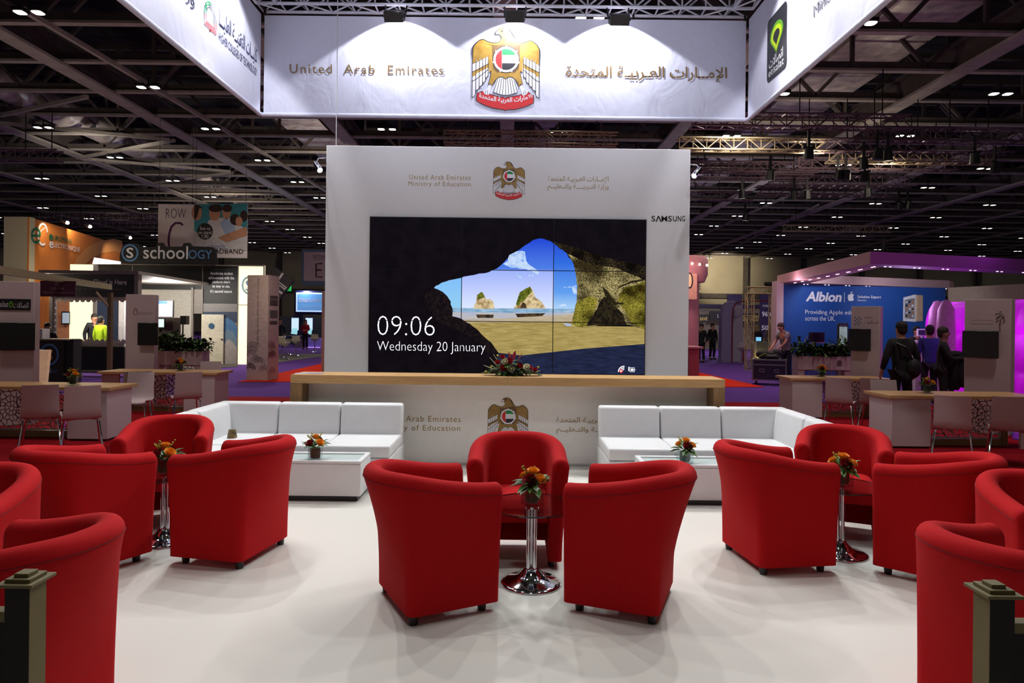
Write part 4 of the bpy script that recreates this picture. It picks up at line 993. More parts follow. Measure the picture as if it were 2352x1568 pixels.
# ------------------------------------------------------------------ meeting tables
LATT = mat('lattice_white', (176, 160, 160), .6)
def lattice(m, x0, x1, y, z0, z1, mt, seed=3):
    """pierced floral screen: rings of petal-shaped holes drawn as a web of bars"""
    m.box(x0, x1, y, y+.012, z0, z0+.02, mt); m.box(x0, x1, y, y+.012, z1-.02, z1, mt); m.box(x0, x0+.02, y, y+.012, z0, z1, mt); m.box(x1-.02, x1, y, y+.012, z0, z1, mt)
    cs = []; n = max(1, round((x1-x0)/.45)); r = random.Random(seed)
    for i in range(n): cs.append((x0+(i+.5)*(x1-x0)/n, (z0+z1)/2))
    cl = lambda x, z: (min(max(x, x0+.005), x1-.005), y+.004, min(max(z, z0+.005), z1-.005))
    for cx_, cz_ in cs:
        rad = [.035, .10, .17, .245, .33]
        for k, rr in enumerate(rad):
            q = 8 if k < 2 else 16 if k < 4 else 20
            pts = [cl(cx_+rr*(1+.12*(j % 2))*math.cos(2*math.pi*j/q+k*.3), cz_+rr*(1+.12*(j % 2))*math.sin(2*math.pi*j/q+k*.3)) for j in range(q)]
            m.strip(pts, .016, mt, closed=True)
            if k:
                for j in range(q):
                    a = 2*math.pi*j/q + k*.3; r0 = rad[k-1]*1.02
                    A, B = cl(cx_+r0*math.cos(a-.12), cz_+r0*math.sin(a-.12)), cl(cx_+rr*math.cos(a), cz_+rr*math.sin(a))
                    if (Vector(A)-Vector(B)).length > .01: m.strip([A, B], .016, mt)
def meet_table(label, x0, x1, y0, d, box_at, z0=GZ):
    """x0..x1 top width, white box leg at one end, oak frame leg at the other, lattice between"""
    t = thing('meeting_table', label, 'table', ((x0+x1)/2, y0+d/2, z0), 0, 'oak topped meeting tables')
    zt = z0+.76
    m = MB(); m.box(x0, x1, y0-.04, y0+d, zt-.045, zt, OAK); m.build('tabletop', t, bevel=.003, segs=1)
    if box_at == 'R': bx0, bx1, lx0, lx1 = x1-.62, x1-.06, x0+.35, x1-.62
    else: bx0, bx1, lx0, lx1 = x0+.06, x0+.62, x0+.62, x1-.35
    m = MB(); m.box(bx0, bx1, y0, y0+d-.06, z0+.03, zt-.046, PINKW); m.build('box_leg', t, bevel=.003, segs=1)
    m = MB(); m.box(bx0+.02, bx1-.02, y0+.02, y0+d-.08, z0, z0+.03, BLACK); m.build('plinth', t)
    m = MB(); lattice(m, lx0+.07, lx1, y0+d*.5, z0+.10, zt-.05, LATT); m.build('lattice_panel', t, label='pierced floral lattice panel')
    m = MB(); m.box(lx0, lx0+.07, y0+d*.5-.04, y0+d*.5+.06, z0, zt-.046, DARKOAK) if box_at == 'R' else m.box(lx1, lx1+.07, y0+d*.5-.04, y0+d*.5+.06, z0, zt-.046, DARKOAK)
    m.build('frame_leg', t)
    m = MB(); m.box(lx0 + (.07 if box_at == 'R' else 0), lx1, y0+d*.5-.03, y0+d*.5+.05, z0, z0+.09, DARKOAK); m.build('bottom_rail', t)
    ex = (x0+.02, x0+.35) if box_at == 'R' else (x1-.35, x1-.02)
    m = MB(); m.box(ex[0], ex[1] - (.002 if box_at == 'R' else 0), y0+.05, y0+d-.06, z0, zt-.046, mat('shaded_panel', (110, 100, 100), .6)) if False else m.box(ex[0] if box_at == 'R' else ex[0]+.05+.03, (ex[1]-.01) if box_at == 'R' else ex[1], y0+.06, y0+.10, z0, zt-.046, PINKW)
    m.build('end_panel', t)
    return t
meet_table('oak topped meeting table cut by the left photo edge', -7.9, -5.62, 9.6, .68, 'R')
meet_table('oak topped meeting table at left, second from camera, by the plant box', -7.5, -5.33, 12.4, .68, 'R')
meet_table('oak topped meeting table at right with vase and two chairs, nearest to the right edge', 5.38, 7.6, 9.75, .68, 'L')
meet_table('oak topped meeting table at right, farther one by the plant box', 5.17, 7.1, 12.7, .68, 'L')
# ------------------------------------------------------------------ plastic shell chairs
SHELL = mat('white_shell', (190, 172, 170), .5, var=.01)
def make_shell(label):
    t = thing('shell_chair', label, 'chair', group='white shell chairs at the meeting tables')
    # seat faces -y; profile from front lip to back top
    prof = [(-.23, .425), (-.215, .45), (-.16, .455), (-.05, .445), (.08, .435), (.15, .44), (.19, .475), (.205, .54), (.215, .62), (.23, .72), (.25, .82), (.262, .87)]
    m = L_(); n = 8; vs = []; fs = []
    for s_ in (0, 1):
        for y_, z_ in prof:
            w = .215 if z_ < .5 else .205 - .02*(z_-.5)
            for i in range(n+1):
                u = i/n*2-1; vs.append((u*w, y_ + s_*(.012 if z_ > .48 else 0) - .012*u*u*(z_ > .5), z_ - s_*(.014 if z_ < .48 else 0) + .012*abs(u)**3*(z_ < .5)))
    k = len(prof)*(n+1)
    for s_ in (0, 1):
        for j in range(len(prof)-1):
            for i in range(n):
                a = s_*k + j*(n+1)+i; q = (a, a+1, a+n+2, a+n+1); fs.append(q if s_ == 0 else q[::-1])
    for j in range(len(prof)-1):
        for i in (0, n): a = j*(n+1)+i; fs.append((a, a+n+1, a+n+1+k, a+k))
    for j in (0, len(prof)-1):
        for i in range(n): a = j*(n+1)+i; fs.append((a, a+1, a+1+k, a+k))
    m.add(vs, fs, SHELL); m.build('seat_shell', t, smooth=True, ang=60)
    for sx in (-1, 1):
        for y_, yb in ((-.17, -.24), (.13, .24)):
            m = L_(); m.tube([(sx*.10, y_*.6, .425), (sx*.17, y_, .42), (sx*.19, y_+(yb-y_)*.2, .39), (sx*.235, yb, 0)], .011, CHROME, 8); m.build('leg', t, smooth=True)
    return t
sh = [(-6.15, 8.95, 180+30, 'white shell chair cut by the left photo edge at the nearest left table'), (-5.60, 8.90, 180+35, 'white shell chair at the nearest left table, second from the left edge'),
      (-6.22, 11.3, 180+35, 'white shell chair at the second left table, beside the panel with a screen'), (-5.36, 11.25, 180+35, 'white shell chair at the second left table in front of its vase'),
      (5.72, 8.85, 180-32, 'white shell chair at the nearest right table, in front of the vase'), (6.42, 8.8, 180-32, 'white shell chair at the nearest right table, closest to the right edge'),
      (5.60, 11.6, 180-35, 'white shell chair at the farther right table, left one'), (6.16, 11.55, 180-35, 'white shell chair at the farther right table, right one'),
      (-5.9, 10.72, 10, 'white shell chair behind the vase on the nearest left table'), (-6.05, 13.6, 10, 'white shell chair behind the vase on the second left table'), (6.0, 10.85, -10, 'white shell chair behind the vase on the nearest right table')]
first = None
for x, y, a, lb in sh:
    if first is None: first = make_shell(lb); first.location = (x, y, GZ); first.rotation_euler = (0, 0, R(a)); TM[first.name] = Matrix.Translation((x, y, GZ)) @ Matrix.Rotation(R(a), 4, 'Z')
    else: dup(first, (x, y, GZ), R(a), lb)
for px, D, k, lb in ((168, 9.85, 1, 'small flower arrangement on the nearest left meeting table'), (414, 12.75, 0, 'small flower arrangement on the second left meeting table'), (2130, 10.1, 1, 'small flower arrangement on the nearest right meeting table'), (1887, 13.05, 0, 'small flower arrangement on the farther right meeting table')):
    p = P(px, 880, D); arrangement(lb, (p.x, D, GZ+.76), R(12), k)
# ------------------------------------------------------------------ info pillars with screens
def info_pillar(label, cx_, cy_, rz, w, d, h, tvx, tvw, tvz, deco):
    t = thing('info_pillar', label, 'display pillar', (cx_, cy_, GZ), rz, 'white info pillars with wall screens')
    m = L_(); m.box(-w/2, w/2, 0, d, 0, h, PINKW); m.build('pillar_body', t, bevel=.004, segs=1)
    m = L_(); m.box(tvx-tvw/2+.1, tvx+tvw/2-.1, -.05, 0, tvz-.12, tvz+.12, BLACK); mt__ = m.build('screen_mount', t)
    m = L_(); m.box(tvx-tvw/2, tvx+tvw/2, -.10, -.05, tvz-.22, tvz+.22, SCREENK); m.build('screen', mt__, bevel=.004, segs=1)
    m = L_(); deco(m, w, h); m.build('logo', t)
    return t
GT = mat('small_grey_print', (110, 90, 90), .6)
def deco1(m, w, h):
    m.box(-.30, .26, -.012, 0, h-.46, h-.28, BLACK); m.text('etisalat', (-.27, -.014, h-.41), .23, .085, WL); m.text(arabic('اتصالات'), (.03, -.014, h-.42), .2, .09, WL)
    m.poly([(-.005+.03*math.sin(q), -.0145, h-.37+.05*math.cos(q)) for q in [i*.45 for i in range(14)]], LIME1); m.poly([(-.005+.015*math.sin(q), -.015, h-.375+.025*math.cos(q)) for q in [i*.45 for i in range(14)]], BLACK)
def deco2(m, w, h):
    m.strip([(-.12, -.002, h-.40), (-.12, -.002, h-.34), (-.10, -.002, h-.29), (-.085, -.002, h-.27), (-.07, -.002, h-.29), (-.055, -.002, h-.34), (-.055, -.002, h-.40)], .012, mat('maroon_print', (120, 40, 50), .6), closed=True)
    m.text(arabic('كليات التقنية العليا'), (-.03, -.002, h-.37), .24, .035, GT); m.text('HIGHER COLLEGES OF TECHNOLOGY', (-.03, -.002, h-.40), .24, .014, GT)
def deco3(m, w, h):
    m.strip([(.17, -.002, h-.52), (.17, -.002, h-.38)], .018, GT); 
    r = random.Random(4)
    for i in range(60):
        a, q = r.uniform(0, 6.28), r.random()**.5; m.box(.17+.075*q*math.cos(a)-.007, .17+.075*q*math.cos(a)+.007, -.003, 0, h-.31+.11*q*math.sin(a)-.007, h-.31+.11*q*math.sin(a)+.007, GT)
    m.text(arabic('وزارة التربية والتعليم'), (-.24, -.002, h-.36), .32, .03, GT); m.text('Education Council of the Emirates', (-.24, -.002, h-.41), .32, .022, GT)
def deco4(m, w, h):
    BL = mat('blue_print', (70, 110, 150), .6)
    for i in range(5):
        for j in range(4):
            if (i+j) % 2 == 0: m.poly([(-.19+j*.035+.018*math.cos(q), -.002, h-.36+i*.035+.018*math.sin(q)) for q in (0, 1.57, 3.14, 4.71)], BL)
    m.text('DUBAI', (-.02, -.002, h-.24), .14, .035, GT); m.text(arabic('عـنـكبوت'), (-.03, -.002, h-.36), .26, .09, GT)
def pl(px, D): return P(px, 738, D).x
info_pillar('white info pillar with the telecom logo and a blank screen at the left edge', pl(26, 10.9), 10.9, R(20), .62, .30, 2.3, .10, .50, 1.42, deco1)
info_pillar('white info pillar with a small maroon arch logo beside the left plant box', pl(322, 13.5), 13.5, R(14), .52, .30, 2.2, .16, .36, 1.42, deco2)
info_pillar('white info pillar with a tree logo and blank screen at the right edge', pl(2268, 11.2), 11.2, R(-46), .64, .30, 2.2, -.08, .50, 1.46, deco3)
info_pillar('white info pillar with a blue pattern logo beside the right plant box', pl(1988, 13.6), 13.6, R(-38), .52, .30, 2.13, -.09, .40, 1.46, deco4)
# ------------------------------------------------------------------ planters
def planter(label, px0, px1, pyt, pyb, D, seed, w2=None):
    x0, x1, z0, z1 = fac(px0, pyt, px1, pyb, D)
    t = thing('planter_box', label, 'planter', ((x0+x1)/2, D+.2, GZ), 0, 'white plant boxes')
    m = MB(); zt = z1
    m.box(x0, x1, D, D+.36, zt-.30, zt, PINKW); m.box(x0, x0+.14, D+.02, D+.34, GZ, zt-.30, PINKW); m.box(x1-.14, x1, D+.02, D+.34, GZ, zt-.30, PINKW)
    m.build('box', t, bevel=.003, segs=1)
    m = MB(); lattice(m, x0+.15, x1-.15, D+.1, GZ+.25, zt-.31, LATT); m.build('lattice_panel', t)
    m = MB(); m.box(x0+.03, x1-.03, D+.03, D+.33, zt-.005, zt+.01, mat('potting_soil', (30, 22, 14), .9)); m.build('soil', t)
    r = random.Random(seed); m = MB()
    for k in range(700):
        x = r.uniform(x0-.02, x1+.05); y = r.uniform(D-.02, D+.36); hh = .16 + .26*(.5+.5*math.sin(x*5+seed))*r.random()+.06*r.random()
        leaf(m, (x, y, zt+hh*r.random()), (r.uniform(-1, 1), r.uniform(-1, .4), r.uniform(-.2, 1.1)), r.uniform(.11, .20), r.uniform(.045, .075), (DGREEN, GREEN, LEAF2, DGREEN)[k % 4], .35)
    for k in range(14):
        x = r.uniform(x0, x1); m.tube([(x, D+.17, zt), (x+r.uniform(-.1, .1), D+.15, zt+.28)], .006, DGREEN, 5)
    m.build('foliage', t, kind='stuff')
    return t, (x0, x1, D, zt)
planter('white plant box with dense dark shrubs behind the second left meeting table', 350, 464, 806, 860, 14.6, 1)
t, (x0, x1, D_, zt) = planter('white plant box with dark shrubs and small crest behind the farther right meeting table', 1834, 1956, 818, 862, 15.0, 2)
m = MB(); x_ = pl(1938, D_); m.box(x_-.28, x_+.14, D_-.012, D_-.002, zt-.30, zt-.01, PINKW); m.poly([(x_-.09+.06*math.cos(q), D_-.014, zt-.14+.06*math.sin(q)) for q in [i*.6 for i in range(10)]], GT); m.box(x_-.15, x_-.03, D_-.015, D_-.013, zt-.21, zt-.19, GT); m.build('crest_panel', t)

# ------------------------------------------------------------------ barrier posts in the foreground
BEIGE = mat('beige_paint', (104, 92, 52), .6, var=.03); BROWN = mat('dark_brown_face', (20, 9, 8), .8, var=.05)
def bpost(label, x, s):
    t = thing('barrier_post', label, 'post', (x, 1.53, 0), 0, 'beige barrier posts in front')
    w = .0275; h = 1.055
    m = MB(); m.box(x-w, x+w, 1.503, 1.558, 0, h, BEIGE); m.build('post', t, bevel=.001, segs=1)
    m = MB(); m.box(x-w+.0005, x+w-.0005, 1.5022, 1.5032, 0, h-.002, BROWN); m.build('front_inlay', t, label='dark brown front face')
    m = MB(); m.box(x-.041, x+.041, 1.489, 1.572, h, h+.007, BEIGE); m.box(x-.028, x+.028, 1.502, 1.559, h+.007, h+.015, BEIGE); m.box(x-.016, x+.016, 1.514, 1.547, h+.015, h+.023, BEIGE); m.build('stepped_cap', t, bevel=.0008, segs=1)
    a, b = (x+w*s, x+s*.6)
    m = MB(); m.box(min(a, b), max(a, b), 1.515, 1.545, h-.085, h-.062, BEIGE); m.build('rail', t)
    m = MB(); m.box(min(a, b), max(a, b), 1.525, 1.535, .04, h-.085, BROWN); m.build('infill_panel', t)
xl = P(68, 1372, 1.503).x-.0275; xr = P(2274, 1372, 1.503).x+.0275
bpost('beige square barrier post with stepped cap at the lower left corner', xl, -1); bpost('beige square barrier post with stepped cap at the lower right corner', xr, 1)

# ================================================================== LEFT STANDS
ORG = mat('orange_wall', (196, 112, 40), .7, var=.04, scale=1); ORGL = mat('orange_swoosh', (206, 140, 80), .7, var=.03); CREAM = mat('cream_wall', (176, 166, 138), .7, var=.01)
A_, B_ = P(66, 600, 24), P(292, 600, 31.5); A_.z = B_.z = 0; dv = (B_-A_).normalized(); nv = Vector((dv.y, -dv.x, 0))
def onW(px, py, off=0.0):
    a, b = ray(px, py)   # (aD, D) on line A_ + s dv
    # a*D = Ax + s dx ; D = Ay + s dy
    s_ = (a*A_.y - A_.x)/(dv.x - a*dv.y); D = A_.y + s_*dv.y; return Vector((a*D, D, H+b*D)) + nv*off
ztop = P(66, 498, 24).z
t = thing('stand_wall', 'tall orange stand wall with green and white company name at far left', 'exhibition wall', (A_.x, A_.y, GZ))
m = MB(); m.slab([(A_.x, A_.y, GZ), (B_.x, B_.y, GZ), (B_.x, B_.y, ztop-.25), (A_.x, A_.y, ztop)], -nv*.05, ORG); m.build('orange_panel', t)
x0 = P(8, 600, 24).x; m = MB(); m.box(x0, A_.x-.002, 24, 24.3, GZ, ztop, CREAM); m.build('cream_panel', t)
m = MB(); m.strip([onW(a, b, .01) for a, b in ((165, 640), (182, 604), (205, 580), (232, 567), (262, 563), (280, 567))], .55, ORGL, nrm=nv); m.build('swoosh', t)
LGRN = mat('logo_dark_green', (20, 96, 60), .6)
m = MB()
def wt_(s, px0, px1, pyb, h, mt, **kw):
    a, b = onW(px0, pyb, .02), onW(px1, pyb, .02); m.text(s, a, (Vector((b.x, b.y, 0))-Vector((a.x, a.y, 0))).length, h, mt, right=dv, up=(0, 0, 1), **kw)
wt_('UROPEAN', 121, 163, 551, .19, LGRN, bold=.01); wt_('LECTRONIQUE', 122, 183, 569, .21, WL, bold=.005); wt_('e', 111, 120, 551, .24, LGRN, bold=.02); wt_('e', 112, 121, 569, .26, WL, bold=.02)
def ring(cx0, cy0, rx, ry, a0, a1, w, mt, off=.02):
    m.strip([onW(cx0+rx*math.cos(R(q)), cy0-ry*math.sin(R(q)), off) for q in range(a0, a1, 12)], w, mt, nrm=nv)
ring(81, 541, 9.5, 16, 0, 325, .09, LGRN, .03); m.strip([onW(72, 541, .03), onW(90, 541, .03)], .08, LGRN, nrm=nv)
ring(97, 538, 11, 24, 10, 300, .08, WL); m.strip([onW(87, 535), onW(106, 520)], .06, WL, nrm=nv)
m.build('lettering', t, label='green and white company name with double e logo')
for px, py in ((122, 509), (176, 518), (272, 544)):
    p = onW(px, py, .35); m = MB(); m.tube([p-nv*.35+Vector((0, 0, .1)), p+Vector((0, 0, .06))], .02, BLACK, 6); m.tube([p+Vector((-.05, 0, .05)), p+Vector((.16, 0, -.02))], [.05, .1], STEEL, 10); m.ball(p+Vector((.17, 0, -.03)), .06, lightmat('stand_spot_glow', (255, 240, 215), 14), 10)
    m.build('wall_spotlight', t, smooth=True)
# --- black stand with round logo sign
BLK = mat('charcoal_panel', (24, 22, 24), .6, var=.03); GREYP = mat('grey_panel', (120, 112, 104), .6); LB = lightmat('cream_lightbox', (255, 244, 196), 1.05); BLUEL = mat('logo_blue', (84, 128, 176), .6)
t = thing('exhibition_stand', 'black stand with rounded logo sign, white door and cream light panels', 'exhibition stand', (P(400, 830, 26).x, 26, GZ))
m = MB()
def rp(px, py, D): return P(px, py, D)
out = [(275, 604), (275, 585), (280, 568), (292, 558), (308, 557), (322, 564), (330, 567), (358, 566), (362, 558), (372, 557), (378, 566), (418, 566), (422, 558), (434, 557), (440, 565), (488, 567), (495, 574), (495, 606)]
m.slab([rp(a, b, 25.9) for a, b in out], (0, .15, 0), BLK); m.build('sign_board', t)
m = MB(); D = 25.88
m.strip([rp(298.5+17.5*math.cos(q), 580.5-18*math.sin(q), D) for q in [2*math.pi*i/30 for i in range(30)]], .07, BLUEL, closed=True)
TX(m, 'S', 290, 306.5, 592.5, 568.5, D, WL, bold=.02); TX(m, 'school', 329, 432, 594.5, 564.5, D, WL, bold=.01); TX(m, 'OGY', 433, 487, 594.5, 574, D, BLUEL, bold=.01); m.build('sign_lettering', t, label='white and blue company name with circled S')
m = MB(); PB(m, 215, 609, 466, 664, 26, .2, BLK); m.build('fascia', t)
m = MB(); PB(m, 303, 609, 305, 664, 25.98, .02, GREYP); PB(m, 464, 609, 466, 664, 25.98, .02, GREYP); PB(m, 215, 607, 606, 609.5, 25.97, .05, GREYP); m.build('fascia_trim', t)
m = MB(); x0, x1, z0, z1 = PB(m, 466, 609, 545, 836, 26, .25, BLK, True); m.build('text_panel', t)
m = MB(); D = 25.98
m.quad((x0, D, z0), (x1, D, z0), (x1, D, z0+2.3), (x0, D, z0+2.3), mat('cloud_grey_print', (126, 120, 118), .6)); cl = [(512, 780), (516, 762), (524, 752), (534, 750), (545, 765)]
m.poly([rp(a, b, D-.002) for a, b in [(466, 716), (545, 716), (545, 740), (520, 745), (466, 760)]], mat('night_blue_print', (26, 44, 74), .6))
m.poly([rp(a, b, D-.004) for a, b in [(512, 790), (512, 730), (524, 730), (536, 738), (545, 752), (545, 785), (530, 775)]], mat('cloud_blue_print', (60, 104, 146), .6)); m.poly([rp(a, b, D-.006) for a, b in [(512, 836), (512, 765), (524, 756), (536, 762), (545, 780), (545, 836)]], mat('cloud_mid_print', (96, 120, 140), .6))
m.poly([rp(a, b, D-.008) for a, b in [(512, 836), (512, 792), (524, 778), (536, 786), (545, 800), (545, 836)]], mat('cloud_light_print', (158, 150, 146), .6)); m.build('cloud_print', t)
m = MB()
for i, (s, a, b) in enumerate((('Accelerate student', 483, 535), ('achievement with the', 479, 538), ('platform that\u2019s', 488, 529), ('so easy to use,', 488, 528), ('it\u2019s second nature.', 483, 534))): TX(m, s, a, b, 631+i*10.3, 624+i*10.3, 25.97, WL, bold=.012)
m.build('slogan', t, label='white slogan lettering')
m = MB(); PB(m, 462, 722, 513, 836, 25.9, .06, mat('cream_door', (206, 198, 176), .5), True); dr_ = m.build('door', t, bevel=.01)
m = MB(); p = rp(485.5, 748.5, 25.88); m.poly([(p.x+.1*math.cos(q)*1.12, 25.885, p.z+.112*math.sin(q)) for q in [2*math.pi*i/24 for i in range(24)]], mat('porthole_blue', (50, 90, 120), .3)); m.build('porthole', dr_)
m = MB(); p = rp(509, 779, 25.86); m.box(p.x-.03, p.x+.03, 25.84, 25.9, p.z-.02, p.z+.02, CHROME); m.build('door_handle', dr_)
m = MB(); PB(m, 546, 609, 605, 836, 26, .15, LB, True); m.build('light_panel', t)
m = MB(); PB(m, 545, 608, 546.5, 836, 25.96, .05, GREYP, True); PB(m, 603.5, 608, 606, 836, 25.96, .05, GREYP, True); PB(m, 546, 699.5, 605, 701, 25.96, .03, GREYP)
m.strip([rp(572+15*math.cos(R(q)), 655-19*math.sin(R(q)), 25.95) for q in range(0, 361, 15)], .08, mat('pale_blue_print', (150, 180, 190), .6)); TX(m, 'S', 564, 580, 668, 643, 25.95, BLUEL); m.build('light_panel_frame', t)
m = MB(); PB(m, 300, 662, 441, 860, 27.5, .1, mat('booth_white', (220, 216, 206), .6), True); m.build('back_wall', t)
m = MB(); PB(m, 441, 664, 466, 720, 25.95, .1, GREYP); PB(m, 438, 660, 443, 850, 25.9, .1, GREYP, True); m.build('side_panel', t)
# kiosk fitted out in front of it
t = thing('monitor', 'large monitor showing a white page with blue header inside the lit booth', 'monitor', (P(373, 710, 24).x, 24, P(373, 728, 24).z), 0, 'monitors in the lit booth')
m = MB(); PB(m, 345, 689.5, 398, 728.5, 24, .06, BLACK); case_ = m.build('case', t)
m = MB(); PB(m, 347, 691, 396, 727, 23.99, .008, lightmat('page_white', (214, 210, 245), .9)); PB(m, 347, 691, 384, 697, 23.98, .008, lightmat('page_blue', (60, 90, 200), .9))
for i in range(6): PB(m, 350, 703+i*3.6, 380, 703.8+i*3.6, 23.985, .004, lightmat('page_lines', (160, 160, 190), .7))
m.build('screen', case_)
t = thing('monitor', 'small monitor mounted on the brown panel below the large monitor', 'monitor', (P(363, 743, 22.8).x, 22.8, P(363, 753, 22.8).z), 0, 'monitors in the lit booth')
m = MB(); PB(m, 342, 731, 378, 753, 22.8, .05, BLACK); case_ = m.build('case', t); m = MB(); PB(m, 344, 732.5, 376.5, 751, 22.79, .008, lightmat('page_pale', (200, 225, 225), .9)); m.build('screen', case_)
m = MB(); PB(m, 335, 729, 412, 790, 23, .1, mat('brown_board', (64, 50, 40), .7), True); tag(m.build('display_board'), 'brown display board standing behind the left plant box', 'board')
t = thing('loudspeaker', 'black loudspeaker on a pole right of the brown board', 'loudspeaker', (P(420, 800, 22).x, 22, GZ))
m = MB(); PB(m, 413, 725, 427, 745, 21.9, .25, BLACK); m.build('cabinet', t, bevel=.01); p = rp(420, 745, 22.02); m = MB(); m.tube([(p.x, p.y, GZ+.02), tuple(p)], .025, BLACK, 8); m.build('pole', t); m = MB(); m.lathe([(.28, 0), (.28, .02), (0, .03)], (p.x, p.y, GZ), BLACK, 16); m.build('stand_base', t)
# grey kiosk
t = thing('kiosk', 'grey and charcoal kiosk with slogan board and scalloped white window frame', 'kiosk', (P(200, 850, 20).x, 20, GZ))
x0, x1, z0, z1 = fac(113, 629, 307, 681, 20)
m = MB(); m.box(x0, x1, 20, 20.12, z0, z1, mat('slate_board', (48, 46, 50), .6)); m.build('slogan_board', t)
KG = mat('kiosk_grey', (138, 130, 124), .6)
ra, rb = P(88, 622, 19.8), P(318, 622, 19.8); rc = P(458, 646, 26)
m = MB(); m.slab([(ra.x, 19.8, ra.z-.06), (rb.x, 19.8, ra.z-.06), (rc.x+.3, 26.5, ra.z-.06), (ra.x, 26.5, ra.z-.06)], (0, 0, .09), KG); m.build('roof', t)
m = MB(); PB(m, 307, 624, 316, 880, 20, .2, KG, True); m.build('post', t); m = MB(); PB(m, 112, 681, 120, 880, 20.02, .2, KG, True); m.build('post', t)
m = MB(); TX(m, 'The Education Cloud is Here', 130, 291, 653, 641, 19.98, WL, bold=.025); TX(m, 'Next Step in EMS evolution', 135, 279, 669, 660, 19.98, mat('dim_print', (120, 114, 110), .6)); m.build('slogan', t)
m = MB(); SW_ = mat('scallop_white', (206, 196, 180), .6); PB(m, 113, 681, 285, 689, 20.05, .04, SW_); PB(m, 113, 689, 125, 795, 20.05, .04, SW_); PB(m, 156, 783, 285, 796, 20.05, .04, SW_)
sc = lambda px, py, r: m.poly([P(px+r*math.cos(q), py+r*math.sin(q), 20.04) for q in [2*math.pi*i/14 for i in range(14)]], SW_)
for i in range(13): sc(125+i*13, 688, 6)
for i in range(7): sc(124, 700+i*14, 6)
for i in range(11): sc(163+i*12, 785, 6)
m.build('scalloped_frame', t)
m = MB(); PB(m, 165, 796, 285, 850, 20.0, .3, BLK); PB(m, 160, 850, 290, 857, 19.95, .35, KG); m.build('lower_counter', t)
# interior of the kiosk view
t = thing('exhibition_stand', 'interior seen through the kiosk window with cream light panel and blue print', 'exhibition stand', (P(220, 800, 24.5).x, 24.5, GZ))
m = MB(); PB(m, 160, 607, 213, 800, 24.6, .1, LB); m.build('light_panel', t)
m = MB(); PB(m, 113, 690, 160, 800, 24.65, .1, mat('salmon_wall', (190, 130, 96), .7)); m.build('salmon_panel', t)
m = MB(); PB(m, 213, 690, 271, 800, 24.5, .1, mat('deep_blue_wall', (44, 56, 84), .7)); PB(m, 213, 607, 221, 800, 24.45, .1, KG); m.build('blue_panel', t)
m = MB(); PB(m, 272, 690, 285, 800, 24.4, .1, WL); m.build('white_panel', t)
p0 = P(212, 591, 27.5); m = MB(); m.slab([P(216, 591, 24.3), P(274, 600, 24.3), P(274, 606, 24.3), P(212, 606, 24.3)], (0, .1, 0), lightmat('white_lightbox', (240, 236, 245), .9)); m.build('white_header', t)
t = thing('monitor', 'small wall monitor on the salmon wall inside the kiosk window', 'monitor', (P(150, 740, 24.3).x, 24.3, P(150, 745, 24.3).z)); m = MB(); PB(m, 141, 715, 159, 745, 24.3, .05, BLACK); case_ = m.build('case', t); m = MB(); PB(m, 143, 718, 158.5, 742, 24.29, .008, lightmat('page_greyblue', (150, 165, 180), .6)); m.build('screen', case_)
# logo counter
t = thing('logo_counter', 'black counter with a circled S logo beside the lit beige board', 'counter', (P(120, 880, 18).x, 18, GZ))
m = MB(); PB(m, 84, 781, 146, 880, 18, .4, mat('brown_black_panel', (40, 30, 24), .6), True); PB(m, 146, 779, 168, 880, 18.05, .35, BLK, True); PB(m, 82, 778, 156, 781, 17.95, .5, mat('counter_edge', (170, 150, 120), .5)); m.build('body', t)
m = MB(); D = 17.98; m.strip([rp(113+20*math.cos(q), 814-23*math.sin(q), D) for q in [2*math.pi*i/30 for i in range(30)]], .055, BLUEL, closed=True); TX(m, 'S', 105, 121, 828, 801, D, ORGL, bold=.02); TX(m, 'school', 88, 117, 856, 845, D, WL); TX(m, 'OGY', 117.5, 133, 856, 849, D, BLUEL); m.build('lettering', t)
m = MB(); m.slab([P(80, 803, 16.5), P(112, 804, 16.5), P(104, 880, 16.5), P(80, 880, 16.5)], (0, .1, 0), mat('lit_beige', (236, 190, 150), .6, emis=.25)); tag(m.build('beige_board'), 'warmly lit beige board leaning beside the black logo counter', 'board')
m = MB(); PB(m, 84, 755, 97, 781, 18.3, .3, WL); tag(m.build('laptop_box'), 'small white box standing on the black logo counter', 'box')
# aluminium portal frame with purple sign
AL2 = mat('portal_aluminium', (128, 108, 84), .4, .4)
t = thing('portal_frame', 'aluminium portal beam and post running in from the left edge', 'frame', (P(250, 880, 18).x, 18, GZ))
a, b = P(-20, 637, 11.5), P(254, 659, 18); a.z = b.z
m = MB(); m.bar(a, b, .07, .14, AL2); m.build('beam', t)
m = MB(); m.box(b.x-.05, b.x+.05, 17.95, 18.05, GZ, b.z-.15, AL2); m.build('post', t); m = MB(); m.bar((b.x-.02, 18, b.z-.55), b+Vector((-.2, -.3, -.14)), .04, .05, AL2); m.build('brace', t)
m = MB(); x0, x1, z0, z1 = fac(92, 645, 173, 681, 14.6); m.box(x0, x1, 14.6, 14.63, z0, z1, mat('plum_sign', (60, 14, 40), .6))
for i, (s, w) in enumerate((('B356', 12), ('KUFA CHINA', 30), ('GoldenTech Technology Co., Ltd', 70))): TX(m, s, 133-w/2, 133+w/2, 656+i*9.5, 650+i*9.5, 14.59, mat('plum_print', (150, 110, 130), .6))
m.build('name_sign', t, label='purple company name sign')
